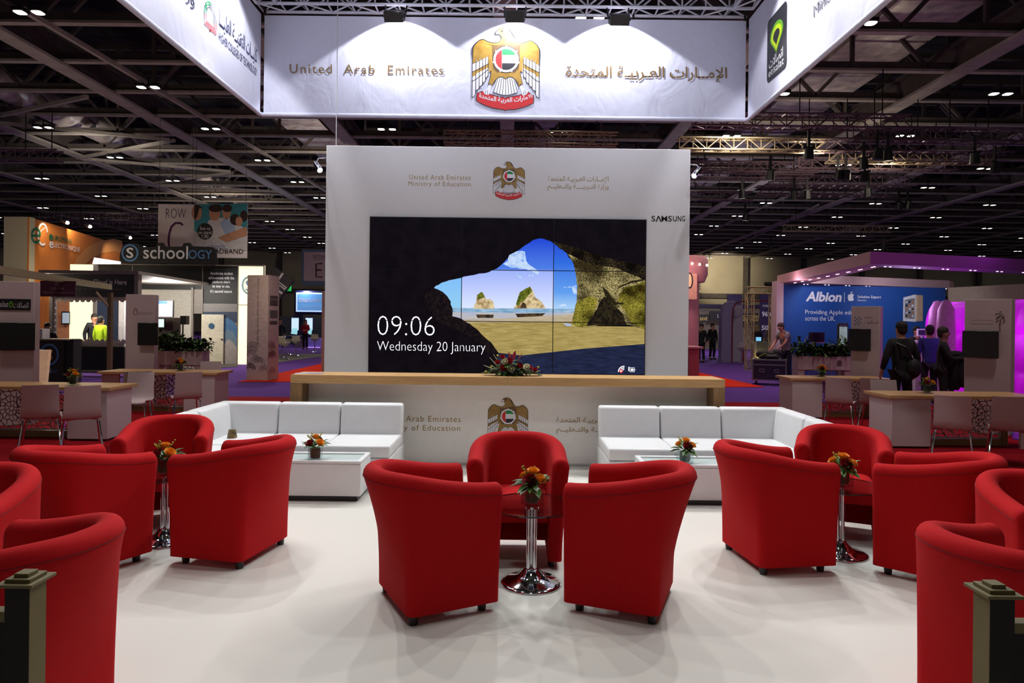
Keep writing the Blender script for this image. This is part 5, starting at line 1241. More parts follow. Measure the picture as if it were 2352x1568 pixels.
# --- hanging row banners
WB = mat('row_banner', (226, 216, 218), .7, var=.01); PUR = mat('marker_purple', (84, 26, 90), .6); MAR = mat('marker_maroon', (64, 24, 44), .6)
D = 28.0
t = thing('hanging_sign', 'hanging sign with ROW C and a photograph of school pupils', 'hanging sign', (P(465, 590, D).x, D, P(465, 592, D).z))
m = MB(); PB(m, 363, 469, 446, 592, D, .04, WB); PB(m, 446, 468, 568, 592, D, .04, WB); m.build('cloth', t)
m = MB(); y_ = D-.01
def hs(pts, w, mt): m.strip([P(a, b, y_) for a, b in pts], w, mt)
TX(m, 'ROW', 381, 427, 501, 479, y_, MAR, bold=-.02)
hs([(420, 517), (414, 512), (403, 512), (394, 520), (389, 535), (387, 552), (389, 575), (398, 584), (415, 583)], .09, PUR); m.build('row_lettering', t, label='hand drawn ROW C lettering')
m = MB(); TEAL = mat('photo_teal', (56, 140, 152), .6); SKN = mat('photo_skin', (196, 140, 110), .6); HR = mat('photo_hair', (50, 30, 24), .6); SHB = mat('photo_shirt_blue', (160, 180, 210), .6); SHW = mat('photo_shirt_white', (208, 202, 204), .6)
f2 = lambda pts, mt, l: m.poly([P(a, b, y_-l*.003) for a, b in pts], mt); el = lambda cx0, cy0, rx, ry, mt, l: f2([(cx0+rx*math.cos(q), cy0+ry*math.sin(q)) for q in [2*math.pi*i/18 for i in range(18)]], mt, l)
f2([(446, 469), (568, 467), (568, 550), (446, 556)], TEAL, 0); f2([(462, 540), (480, 505), (500, 500), (530, 500), (568, 530), (568, 575), (446, 575), (446, 530)], SHW, 1)
el(452, 488, 12, 18, SKN, 2); f2([(446, 470), (456, 470), (466, 478), (458, 478), (452, 500), (446, 505)], HR, 3); el(493, 490, 13, 17, SKN, 3); el(495, 478, 16, 9, HR, 4); f2([(505, 512), (520, 500), (538, 520), (545, 545), (520, 545)], SHB, 2); el(520, 488, 10, 15, SKN, 2); el(522, 478, 11, 9, HR, 3)
el(540, 504, 12, 13, HR, 3); el(549, 508, 8, 11, SKN, 4); el(560, 496, 9, 13, HR, 3); f2([(500, 545), (540, 530), (566, 520), (568, 540), (520, 556)], SKN, 4); el(471, 531, 18, 19, mat('badge_black', (30, 26, 28), .6), 6); m.build('pupil_photo', t, label='printed photograph of pupils with a round black badge')
m = MB()
for i, s in enumerate(('See us', 'on stand', 'C80')): TX(m, s, 471-(12, 15, 8)[i], 471+(12, 15, 8)[i], 528+i*9.5, 520+i*9.5, y_-.02, WB)
TX(m, 'schools', 476, 517, 571, 560, y_-.004, mat('slate_blue_print', (90, 110, 160), .6)); TX(m, 'BROADBAND', 462, 559, 582, 571, y_-.004, HR); m.build('sponsor_lettering', t)
m = MB()
for px in (366, 442, 450, 565): a = P(px, 468, D); m.tube([a, (a.x, D, 9.9)], .008, BLACK, 4)
m.build('wires', t)
D = 36.0; t = thing('hanging_sign', 'hanging sign with ROW E and pale blue border, cut by the screen wall', 'hanging sign', (P(730, 655, D).x, D, P(730, 655, D).z))
m = MB(); PB(m, 693, 573, 790, 655, D, .04, mat('pale_blue_cloth', (108, 140, 166), .7)); PB(m, 698, 579, 784, 645, D-.02, .03, WB); m.build('cloth', t)
m = MB(); y_ = D-.04; TX(m, 'ROW', 720, 748, 597, 585, y_, MAR, bold=-.02)
hs([(740, 605), (726, 606), (726, 636), (740, 636)], .07, MAR); hs([(726, 620), (739, 620)], .07, MAR); m.build('row_lettering', t, label='hand drawn ROW E lettering')
# --- patterned follow-us pillar
PAT = mat('patterned_grey', (188, 166, 158), .7); PATL = mat('pattern_line', (104, 88, 84), .7)
Dp = 19.4
t = thing('printed_pillar', 'tall printed pillar with swirl pattern standing left of the screen wall', 'display pillar', (P(602, 870, Dp).x, Dp, GZ))
a, b, c = P(566, 872, Dp), P(614, 875, Dp-.15), P(639, 869, Dp+.45); zt = P(602, 632, Dp).z
m = MB(); m.slab([(a.x, a.y, GZ), (b.x, b.y, GZ), (c.x, c.y, GZ), (a.x+.25, Dp+.6, GZ)], (0, 0, zt-GZ), PAT); m.build('pillar_body', t)
d1 = Vector((b.x-a.x, b.y-a.y, 0)); L1 = d1.length; d1.normalize(); d2 = Vector((c.x-b.x, c.y-b.y, 0)); L2 = d2.length; d2.normalize(); n1 = Vector((d1.y, -d1.x, 0)); n2 = Vector((d2.y, -d2.x, 0))
m = MB(); r = random.Random(8); W1 = mat('pattern_red', (128, 70, 66), .7)
for (o_, dd, LL, nn, mt_) in ((a, d1, L1, n1, PATL), (b, d2, L2, n2, W1)):
    for i in range(9 if LL == L1 else 7):
        u, v = r.uniform(.08, max(.1, LL-.08)), .1 + r.random()*.85
        for rr in (.07, .12, .17):
            pts = []
            for q in range(0, 200, 20):
                x = u + rr*math.cos(R(q)); z = v + rr*math.sin(R(q)); 
                if 0.01 < x < LL-.01: pts.append(Vector((o_.x, o_.y, GZ)) + dd*x + Vector((0, 0, z)) + nn*.006)
            if len(pts) > 2: m.strip(pts, .014, mt_, nrm=nn)
m.text('Follow us on with your future Abu Dhabi', Vector((a.x, a.y, zt-.1)) + d1*(L1*.45) + n1*.006, 1.9, .085, PATL, right=(0, 0, -1), up=tuple(d1)); m.build('print', t)
m = MB(); o_ = Vector((b.x, b.y, 0))
def p2(u, z): return Vector((b.x, b.y, z)) + d2*(u*L2) + n2*.008
for z_, h_, mt_ in ((P(625, 686, Dp).z, .09, HR), (P(625, 702, Dp).z, .18, HR), (P(625, 730, Dp).z, .22, mat('grey_block', (84, 74, 72), .6)), (P(625, 745, Dp).z, .1, HR)):
    if h_ == .22: m.quad(p2(.15, z_), p2(.85, z_), p2(.85, z_+h_), p2(.15, z_+h_), mt_)
    else:
        for i in range(6): m.quad(p2(.15+i*.12, z_), p2(.15+i*.12+.09, z_), p2(.15+i*.12+.09, z_+h_), p2(.15+i*.12, z_+h_), mt_)
m.build('side_print', t)
m = MB(); PB(m, 739, 668, 760, 800, 22, .4, PAT, True); tag(m.build('printed_pillar'), 'narrow strip of a printed pillar showing beside the left edge of the screen wall', 'display pillar')
# --- tilted dark square
D = 30; m = MB(); m.slab([P(a, b, D) for a, b in ((632, 614), (673, 645), (640, 688), (600, 657))], (0, .2, 0), mat('slate_tile', (62, 56, 62), .6))
for l0, l1 in (((618, 633), (658, 662)), ((650, 627), (618, 672)), ((638, 650), (655, 664)), ((630, 660), (648, 674))): m.strip([P(*l0, D-.01), P(*l1, D-.01)], .09, WL)
tag(m.build('tilted_sign'), 'tilted dark square sign with white cross lines above the printed pillar', 'sign')
m = MB(); PB(m, 654, 654, 668, 668, 40, .1, lightmat('exit_green', (40, 190, 90), .8)); y_ = 39.98; hs([(662, 657), (659, 662), (663, 666)], .06, WL); hs([(658, 660), (664, 661)], .05, WL); tag(m.build('exit_sign'), 'small green running man exit sign behind the tilted square', 'sign')
# --- far lit stand with blue header
NAVYP = mat('navy_panel', (24, 28, 66), .5)
t = thing('exhibition_stand', 'far navy stand with glowing blue header sign beside the screen wall', 'exhibition stand', (P(715, 800, 44).x, 44, GZ))
m = MB(); PB(m, 674, 667, 760, 722, 44, .3, NAVYP); m.build('header_frame', t, bevel=.15)
m = MB(); PB(m, 680, 672, 756, 716, 43.95, .03, lightmat('header_glow', (190, 215, 250), 1.0)); PB(m, 683, 675, 754, 713, 43.9, .03, lightmat('header_blue', (86, 136, 190), .8)); hd_ = m.build('header_sign', t)
m = MB(); TX(m, 'Crick', 686, 708, 694, 684, 43.88, WL, bold=.03); TX(m, 'Software', 708, 752, 694, 684, 43.88, WL); TX(m, 'Reading and writing support', 694, 752, 705, 701, 43.88, WL); TX(m, 'Primary | Secondary | Special Needs', 688, 756, 712, 708, 43.88, WL); m.build('header_lettering', hd_)
m = MB(); PB(m, 674, 722, 690, 806, 44.2, .5, NAVYP, True); PB(m, 640, 727, 760, 806, 47, .2, mat('dark_slate', (34, 38, 46), .6), True); m.build('back_panels', t)
m = MB()
for a in (668, 700): PB(m, a, 728, a+19, 760, 43.5, .08, NAVYP); PB(m, a+1.5, 730, a+17.5, 758, 43.45, .04, lightmat('poster_glow', (190, 215, 235), 1.1))
m.build('lit_posters', t)
m = MB(); PB(m, 640, 771, 700, 776, 42, 1.0, NAVYP); PB(m, 677, 776, 698, 805, 42.2, .6, mat('pinkish_unit', (150, 120, 140), .6), True); PB(m, 704, 776, 735, 806, 42.3, .6, mat('violet_unit', (110, 90, 170), .6, emis=.25), True); PB(m, 704, 797, 735, 799, 42.2, .05, lightmat('violet_line', (190, 150, 255), 1.6)); PB(m, 640, 772, 655, 774, 41.9, .05, lightmat('white_line', (235, 235, 245), 1.2)); m.build('counters', t)
for px, lb in ((674, 'tilted touch screen on the far navy counter, left one'), (707, 'tilted touch screen on the far navy counter behind the person in red')):
    m = MB(); m.slab([P(px-3, 754, 41.8), P(px+9, 754, 41.8), P(px+7, 768, 41.7), P(px-6, 766, 41.7)], (0, .1, 0), lightmat('touch_glow', (150, 210, 220), .9)); tag(m.build('touch_screen'), lb, 'screen', 'touch screens on the navy counter')
# --- white bar stools
STW = mat('stool_white', (206, 200, 182), .4)
def make_stool(label, loc, rz):
    t = thing('bar_stool', label, 'bar stool', loc, rz, 'white bar stools')
    m = L_(); m.lathe([(.2, 0), (.2, .012), (.05, .035), (.025, .06), (.025, .5), (.04, .56)], (0, 0, 0), CHROME, 16); m.build('stem', t, smooth=True)
    m = L_(); m.lathe([(.03, .54), (.12, .60), (.2, .68), (.23, .74), (.215, .745), (.17, .69), (0, .66)], (0, 0, 0), STW, 18, 1, .85); m.slab([(-.2, .14, .70), (.2, .14, .70), (.17, .22, .95), (-.17, .22, .95)], (0, .02, 0), STW); m.build('seat', t, smooth=True, ang=70); return t
st0 = None
for px, py, lb, a in ((646, 822, 'white bar stool nearest the printed pillar', 40), (662, 815, 'white bar stool left of the middle on the grey carpet', 100), (679, 817, 'white bar stool rightmost on the grey carpet', 200), (655, 826, 'white bar stool in front on the grey carpet', 150), (723, 808, 'white bar stool alone beside the violet counter', 20), (1703, 834, 'white bar stool at the red counter under the arch', 180)):
    p = G(px, py, GZ); p.z = GZ + (.02 if px < 700 else .0)
    if st0 is None: st0 = make_stool(lb, tuple(p), R(a))
    else: dup(st0, tuple(p), R(a), lb)

# ================================================================== RIGHT STANDS
PINK = mat('pink_lit_panel', (205, 150, 152), .6, var=.01); PINKD = mat('rose_desk', (170, 84, 92), .6)
t = thing('round_tower', 'pink round topped tower stand showing beside the right edge of the screen wall', 'exhibition stand', (P(1575, 850, 23).x, 23.5, GZ))
cx_ = P(1572, 850, 23.5).x; rr = P(1624, 620, 23.5).x-cx_
m = MB(); z0, z1 = P(1600, 632, 23.5).z, P(1600, 590, 23.5).z; m.lathe([(rr*.86, z0-.25), (rr, z0), (rr, z1-.15), (rr*.9, z1), (0, z1+.02)], (cx_, 23.5, 0), PINK, 40); m.build('round_canopy', t, smooth=True)
m = MB(); m.lathe([(rr*.62, GZ), (rr*.62, z0-.2)], (cx_, 23.5, 0), PINK, 32); m.build('core', t, smooth=True)
m = MB(); PB(m, 1570, 628, 1601, 687, 22.6, .15, mat('warm_panel', (225, 180, 150), .6)); m.build('logo_board', t)
m = MB(); y_ = 22.58; hs([(1584+6.5*math.cos(R(q)), 644-17*math.sin(R(q))) for q in range(0, 361, 15)], .04, BLACK); el(1584, 644, 5, 15, mat('pale_gold', (250, 225, 170), .5), .5); m.build('round_logo', t)
m = MB(); TX(m, 'BE', 1606, 1610, 665, 650, 22.9, NAVYP); TX(m, 'C', 1605, 1611, 682, 672, 22.9, NAVYP); m.build('side_lettering', t)
for px, py in ((1590, 605), (1607, 607), (1624, 609)):
    p = P(px, py, 22.7); m = MB(); m.ball(p, .05, lightmat('mini_lamp', (255, 220, 200), 1.5), 8); m.build('mini_lamp', t)
m = MB(); PB(m, 1582, 799, 1606, 862, 21.2, .6, PINKD, True); PB(m, 1570, 796, 1616, 800, 21.0, .9, PINK); tag(m.build('rose_desk'), 'rose coloured desk at the foot of the pink tower', 'desk')
# far items between tower and blue stand
PRP = mat('lilac_panel', (132, 120, 160), .6); DKP = mat('deep_purple', (44, 28, 72), .6); DK = mat('dark_panel', (34, 32, 36), .6); YEL = mat('yellow_print', (214, 190, 110), .6)  # DK is the dark ground of the slogan panels
D = 46
t = thing('sign_panels', 'far row of slogan panels with SAVE, LIVE and GO GREEN lettering', 'sign', (P(1670, 800, D).x, D, GZ))
m = MB(); PB(m, 1606, 700, 1780, 845-40, D+1, .2, mat('beige_panel', (130, 118, 104), .7), True); PB(m, 1606, 699, 1745, 707, D+.8, .15, DKP); m.build('back_panel', t)
m = MB(); PB(m, 1600, 722, 1627, 740, D, .1, DK); m.build('slogan_panel', t); m = MB(); PB(m, 1630, 714, 1662, 735, D, .1, DK); m.build('slogan_panel', t); m = MB(); PB(m, 1704, 719, 1742, 740, D, .1, DK); m.build('slogan_panel', t); m = MB(); PB(m, 1746, 676, 1782, 775, D-.5, .1, DKP); m.build('slogan_panel', t); m = MB(); PB(m, 1671, 676, 1704, 700, D-.5, .1, DKP); m.build('slogan_panel', t)
m = MB(); TX(m, 'SAVE', 1607, 1625, 736, 728, D-.02, YEL, bold=.03); TX(m, 'LIVE', 1648, 1670, 729, 721, D-.02, WL); TX(m, 'GO GREEN', 1706, 1742, 731, 723, D-.02, YEL, bold=.02); TX(m, 'AND SHARE', 1706, 1742, 738, 732, D-.02, YEL, bold=.02); TX(m, '96%', 1750, 1773, 727, 715, D-.55, WL, bold=.03); TX(m, '50', 1749, 1765, 758, 747, D-.55, WL, bold=.03); TX(m, 'THEMSELVES', 1751, 1772, 705, 700, D-.55, WL); m.build('lettering', t)
D = 31
t = thing('arch_kiosk', 'lilac arched kiosk standing left of the yellow-lit truss tower', 'kiosk', (P(1680, 835, D).x, D, GZ))
m = MB(); ptsA = [(1657, 836), (1660, 720), (1664, 702), (1674, 693), (1700, 690), (1706, 694)]
m.slab([P(a, b, D) for a, b in [(1657, 834), (1659, 725), (1663, 705), (1672, 694), (1690, 690), (1684, 705), (1682, 725), (1681, 836)]], (0, .5, 0), PRP); m.build('arch_body', t)
m = MB(); m.strip([P(a, b, D-.01) for a, b in [(1681, 836), (1682, 725), (1684, 708), (1690, 697), (1702, 692), (1775, 690)]], .07, mat('maroon_edge', (110, 30, 50), .6)); m.build('arch_edge', t)
m = MB(); PB(m, 1683, 700, 1706, 785, D+.6, .1, mat('pale_lilac', (170, 160, 178), .6), True); m.build('inner_panel', t)
for a, lb, mt_ in ((1686, 'red and white demo counter with laptop under the arch', mat('crimson_unit', (120, 20, 36), .6)), (1733, 'pale demo counter with laptop right of the yellow-lit truss tower', mat('grey_green_unit', (120, 124, 116), .6))):
    t = thing('demo_counter', lb, 'counter', (P(a+12, 836, 32).x, 32, GZ), 0, 'small demo counters'); m = MB(); PB(m, a, 785, a+(26 if a < 1700 else 36), 836, 32, .4, mt_, True); PB(m, a-1, 784, a+5, 836, 31.9, .4, STW, True); m.build('body', t)
    m = MB(); PB(m, a+2, 772, a+17, 785, 32.1, .03, BLACK); m.build('laptop_lid', t); m = MB(); PB(m, a+3.5, 774, a+15.5, 783, 32.08, .02, lightmat('laptop_glow', (120, 190, 225), 1)); m.build('laptop_screen', t)
p = P(1750, 818, 31.8); m = MB(); m.ball((p.x, 31.8, p.z), .22, lightmat('yellow_globe', (255, 226, 130), 1.2), 14); tag(m.build('globe_lamp', smooth=True), 'glowing yellow globe in front of the pale demo counter', 'lamp')
GT2 = mat('yellow_lit_truss', (186, 160, 120), .4, .3)  # yellow light falling on the truss is put into its colour
D = 26; t = thing('truss_tower', 'yellow-lit truss gantry with two uprights beside the blue stand', 'truss', (P(1745, 845, D).x, D, GZ))
za = P(1745, 674, D).z
m = MB(); x = P(1717, 700, D).x; truss(m, (x, D, GZ), (x, D, za), .25, .25, GT2, .4, r=.022, up=(1, 0, 0), side=(0, 1, 0)); m.build('upright', t)
m = MB(); x = P(1772, 700, D).x; truss(m, (x, D, GZ), (x, D, za), .2, .25, GT2, .4, r=.022, up=(1, 0, 0), side=(0, 1, 0)); m.build('upright', t)
m = MB(); truss(m, (P(1717, 700, D).x, D, za), (P(1779, 700, D).x, D, za), .25, .25, GT2, .25, r=.022, side=(0, 1, 0)); m.build('cross_truss', t)
m = MB()
for i in range(5): m.ball(P(1760+i*3, 652+i % 2*2, D+.1), .09, BLACK, 6)
m.build('cable_bundle', t)
# --- blue stand with canopy
BLU = mat('blue_stand_wall', (16, 66, 138), .6, var=.05, scale=.5)
t = thing('exhibition_stand', 'blue walled stand with white lettering under a ring canopy tinted by pink and violet light', 'exhibition stand', (P(1985, 800, 22.5).x, 22.5, GZ)); blue_stand = t
a, b = P(1800, 640, 22), P(2172, 649, 22.8); zt = min(a.z, P(1999, 577, 14.6).z-.30)
m = MB(); m.slab([(a.x, 22, GZ), (b.x, 22.8, GZ), (b.x, 22.8, zt), (a.x, 22, zt)], (0, .2, 0), BLU); m.build('blue_wall', t)
m = MB(); PB(m, 1783, 645, 1799, 845, 21.8, .4, PINKW, True); m.build('corner_post', t)
AB = Vector((b.x-a.x, .8, 0)).normalized(); m = MB()
def at_(px, py):
    A_, B__ = ray(px, py); s_ = (A_*22 - a.x)/(AB.x - A_*AB.y); D = 22 + s_*AB.y; return Vector((A_*D, D-.012, H+B__*D))
def bt(s, px0, px1, pyb, pyt, mt, **kw):
    p, q, r_ = at_(px0, pyb), at_(px1, pyb), at_(px0, pyt); m.text(s, p, (Vector((q.x, q.y, 0))-Vector((p.x, p.y, 0))).length, r_.z-p.z, mt, right=tuple(AB), **kw)
bt('Albion', 1850, 1931, 692, 669, WL, bold=.035, ital=.2); bt('Solution Expert', 1969, 2023, 686, 678, WL, bold=.01); bt('Education', 1969, 1989, 691, 687, WL)
bt('Providing Apple education', 1849, 1992, 724, 711, WL); bt('across the UK.', 1849, 1918, 736, 725, WL)
m.strip([at_(1939, 671), at_(1939, 694)], .012, WL)
ap = [(1954, 674), (1958, 675), (1961, 677), (1959, 680), (1959, 684), (1961, 687), (1958, 691), (1955, 691), (1953, 690.5), (1950, 691.5), (1948, 689), (1946.5, 684), (1947, 679), (1949, 676), (1952, 676)]
m.poly([at_(*q) + Vector((0, -.002, 0)) for q in ap], WL); m.poly([at_(*q) + Vector((0, -.002, 0)) for q in ((1953, 673.5), (1954, 670.5), (1957, 669), (1956.5, 672))], WL)
m.build('lettering', t, label='white Albion name, apple mark and slogan')
m = MB(); f3 = lambda pts, mt, l: m.poly([at_(*q) + Vector((0, -.004*l, 0)) for q in pts], mt)
f3([(2100, 677), (2119, 678), (2119, 737), (2100, 738)], mat('tablet_gold', (176, 150, 120), .5), 1); f3([(2094, 677), (2106, 677), (2106, 738), (2094, 738)], mat('tablet_rose', (206, 180, 150), .5), 2); f3([(2074, 683), (2102, 676), (2102, 739), (2073, 737)], WL, 3); f3([(2077, 689), (2100, 684), (2100, 732), (2077, 731)], mat('tablet_wallpaper', (90, 100, 120), .5, scale=3, rgb2=(170, 160, 150)), 4)
for i in range(5):
    for j in range(3): f3([(2079+j*7, 692+i*8), (2083+j*7, 691+i*8), (2083+j*7, 695+i*8), (2079+j*7, 696+i*8)], (WL, BLACK, ORG)[(i+j) % 3], 5)
m.build('tablet_print', t, label='printed picture of three tablets')
m = MB(); c = P(2500, 700, 18.5); m.slab([(b.x+.02, 22.7, GZ), (c.x, 18.5, GZ), (c.x, 18.5, zt), (b.x+.02, 22.7, zt)], (.1, .1, 0), mat('taupe_wall', (138, 120, 104), .7)); m.build('taupe_wall', t)
for px in (2190, 2222, 2265, 2310):
    p = P(px, 650, 21.2); light_p = None
# canopy
CP = [(P(1999, 577, 14.6)), (P(1785, 640, 22.2)), (P(2560, 605, 16.8))]
zc = P(1999, 577, 14.6).z; K = Vector((CP[0].x, CP[0].y, 0)); Lc = Vector((CP[1].x, CP[1].y, 0)); Rc = Vector((CP[2].x, CP[2].y, 0)); Fc = Lc + (Rc-K)
CAN = mat('canopy_pink_lit', (190, 152, 152), .6, var=.01); CANM = mat('canopy_magenta_lit', (150, 70, 160), .6, var=.01)  # coloured light painted into a white canopy as pink and magenta copies
t = blue_stand
hC, wC = .27, .75
def beam(p, q, mt, nm):
    d = (q-p).normalized(); n_ = Vector((-d.y, d.x, 0)); cen = (K+Fc)/2
    if n_.dot(cen-p) < 0: n_ = -n_
    u_ = Vector((0, 0, zc-hC)); ip, iq = p+(cen-p).normalized()*wC*1.35, q+(cen-q).normalized()*wC*1.35
    m = MB(); m.slab([p+u_, q+u_, iq+u_, ip+u_], (0, 0, hC), mt)
    o = m.build(nm, t); m = MB(); L = (q-p).length; k = int(L/.75)
    for i in range(1, k):
        for s_ in (-.07, .07):
            c = p + d*(i*L/k + s_) + n_*.35 + Vector((0, 0, zc-hC-.004)); m.lathe([(.024, 0), (.02, -.006), (0, -.008)], c, lightmat('canopy_lamp', (255, 235, 245), 8), 8)
    m.build('downlights', o)
beam(K, Lc, CAN, 'canopy_left_beam'); beam(K, Rc, CANM, 'canopy_front_beam'); beam(Lc, Fc, CAN, 'canopy_rear_beam')
m = MB(); m.slab([Lc+Vector((.1, .1, GZ)), Lc+Vector((.4, .1, GZ)), Lc+Vector((.4, .4, GZ)), Lc+Vector((.1, .4, GZ))], (0, 0, zc-hC-GZ), PINKW); m.build('canopy_post', t)
# items on the blue stand
t = thing('monitor', 'black desktop monitor on a curved arm in front of the blue wall', 'monitor', (P(1876, 788, 20).x, 20, P(1876, 786, 20).z)); m = MB(); PB(m, 1859, 763, 1894, 785, 20, .05, BLACK); case_ = m.build('case', t); m = MB(); PB(m, 1859, 785, 1894, 788, 19.99, .05, STEEL); m.build('chin', t)
m = MB(); m.tube([P(1849, 795, 20.1), P(1850, 780, 20.1), P(1855, 773, 20.1), P(1860, 773, 20.1)], .02, STEEL, 8); m.build('arm', t)
t = thing('tall_display', 'tall upright tablet-like display standing before the blue wall', 'display', (P(1938, 800, 19).x, 19, GZ)); m = MB(); PB(m, 1925, 742, 1949, 830, 19, .1, BLACK, True); m.build('body', t, bevel=.03); m = MB(); PB(m, 1928, 750, 1946, 793, 18.99, .008, mat('bronze_screen', (104, 94, 60), .3, emis=.5, scale=3, rgb2=(150, 190, 180))); m.build('screen', t)
t = thing('demo_counter', 'tall white counter glowing violet between the two dark figures', 'counter', (P(2125, 870, 17).x, 17, GZ)); m = MB(); PB(m, 2103, 787, 2128, 900, 17, .5, PINKW, True); PB(m, 2100, 783, 2131, 788, 16.95, .6, WL); m.build('body', t)
t = thing('tablet_display', 'white framed tablet on a stand beside the dark coated man', 'tablet', (P(2118, 783, 17.2).x, 17.2, P(2118, 783, 17.2).z)); m = MB(); PB(m, 2107, 755, 2129, 772, 17.2, .03, WL); PB(m, 2116, 772, 2120, 783, 17.22, .03, WL); case_ = m.build('case', t); m = MB(); PB(m, 2110, 757.5, 2126, 769.5, 17.19, .008, mat('dark_teal_screen', (20, 50, 60), .3)); m.build('screen', case_)
# magenta inflated wall
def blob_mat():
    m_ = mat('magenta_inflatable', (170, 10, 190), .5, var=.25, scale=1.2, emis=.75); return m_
a, b = P(2146, 800, 17.5), P(2480, 800, 13.2); a.z = b.z = 0; d = (b-a).normalized(); n_ = Vector((-d.y, d.x, 0)); n_ = n_ if n_.y < 0 else -n_
t = thing('inflatable_wall', 'glowing magenta padded inflatable wall at the right edge', 'exhibition wall', ((a.x+b.x)/2, (a.y+b.y)/2, GZ))
L = (b-a).length; nu, nv_ = 90, 40; vs = []; fs = []; zt = 2.2
for j in range(nv_+1):
    v = j/nv_; z = GZ + .05 + (zt-GZ)*v
    for i in range(nu+1):
        u = i/nu*L; bul = .16*abs(math.sin(math.pi*u/.75))**.5*abs(math.sin(math.pi*v*3.0))**.35 + .25*math.sin(math.pi*v)**.5
        p = a + d*u + n_*bul; vs.append((p.x, p.y, z))
for j in range(nv_):
    for i in range(nu):
        q = j*(nu+1)+i; fs.append((q, q+1, q+nu+2, q+nu+1))
m = MB(); m.add(vs, fs, blob_mat()); m.build('padded_skin', t, smooth=True, ang=80)
m = MB(); m.slab([a+Vector((0, 0, GZ)), b+Vector((0, 0, GZ)), b+Vector((0, 0, zt)), a+Vector((0, 0, zt))], -n_*.5, mat('violet_backing', (100, 30, 130), .6)); m.build('backing', t)
for k, px in enumerate((2152, 2172)):
    p = P(px, 800, 16.6-.5*k); m = MB(); m.lathe([(.17, GZ), (.2, .5), (.2, 1.6), (.17, 2.05), (.08, 2.25), (0, 2.28)], (p.x, p.y, 0), mat('pink_tube', (170, 100, 160), .5, emis=.12), 20); m.build('inflated_tube', t, smooth=True)
p = P(2346, 802, 14.0); m = MB()
m.strip([P(2330+10*math.cos(R(q)), 806-12*math.sin(R(q)), 13.9) for q in range(40, 330, 20)], .03, DKP, nrm=(0, -1, 0)); tag(m.build('round_print'), 'dark round line mark on the magenta wall at the right edge', 'mark') if False else None
m = MB(); m.slab([G(2325, 943, GZ), G(2420, 948, GZ), G(2420, 1025, GZ), G(2325, 1008, GZ)], (0, 0, .02), mat('violet_floor', (70, 20, 120), .5, emis=.2)); tag(m.build('violet_floor_glow'), 'floor strip below the magenta wall with violet glow put into its colour', 'platform')  # purple glow on the floor painted as an emissive strip

# flight case, bag
D = 19.7
t = thing('flight_case', 'dark wheeled flight case with metal edges left of the bending man', 'flight case', (P(1778, 885, D).x, D+.2, GZ))
M_ = Matrix.Translation((P(1776, 880, D).x, D+.3, GZ)) @ Matrix.Rotation(R(-22), 4, 'Z'); CASE = mat('case_brown', (70, 56, 52), .6); CASED = mat('case_violet_black', (34, 16, 48), .5)
w, dd, h0, h1 = .45, .30, .14, .72
m = MB(M_); m.box(-w, w, -dd, dd, h0, h1, CASED); m.box(-w-.003, -w, -dd, dd, h0, h1, CASE); m.build('body', t)
m = MB(M_)
for x in (-w, w):
    for y in (-dd, dd): m.box(x-.02, x+.02, y-.02, y+.02, h0, h1, STEEL)
for z in (h0, .58, h1):
    for y in (-dd, dd): m.box(-w, w, y-.02, y+.02, z-.018, z+.018, STEEL)
    for x in (-w, w): m.box(x-.02, x+.02, -dd, dd, z-.018, z+.018, STEEL)
m.build('edge_trim', t)
m = MB(M_)
for x in (-.2, .2): m.box(x-.07, x+.07, -dd-.03, -dd-.02, .36, .46, STEEL); m.box(x-.05, x+.05, -dd-.04, -dd-.03, .385, .435, CASED)
m.build('latches', t)
for x in (-.36, .36):
    for y in (-.22, .22): m = MB(M_); m.tube([(x-.02, y, .05), (x+.02, y, .05)], .05, BLACK, 14); m.box(x-.03, x+.03, y-.03, y+.03, .08, .14, STEEL); m.build('caster', t)
c = M_ @ Vector((-.02, 0, .74)); t = thing('equipment_bag', 'open dark bag with lime trim lying on the flight case', 'bag', tuple(c))
m = MB()
for dx, dy, dz, sx, sz in ((-.18, 0, .13, .2, .13), (.05, .02, .12, .22, .12), (.22, 0, .15, .16, .15), (.0, -.1, .07, .34, .07)): m.ball(c+Vector((dx, dy, dz)), .1, mat('bag_fabric', (26, 22, 26), .8), 14, sz=(sx, .17, sz))
m.build('bag_body', t, smooth=True)
m = MB(); m.tube([c+Vector((-.34, -.16, .07)), c+Vector((-.2, -.19, .16)), c+Vector((.0, -.2, .08)), c+Vector((.15, -.2, .14))], .018, mat('lime_trim', (120, 140, 50), .7), 6); m.build('trim_piping', t, smooth=True)

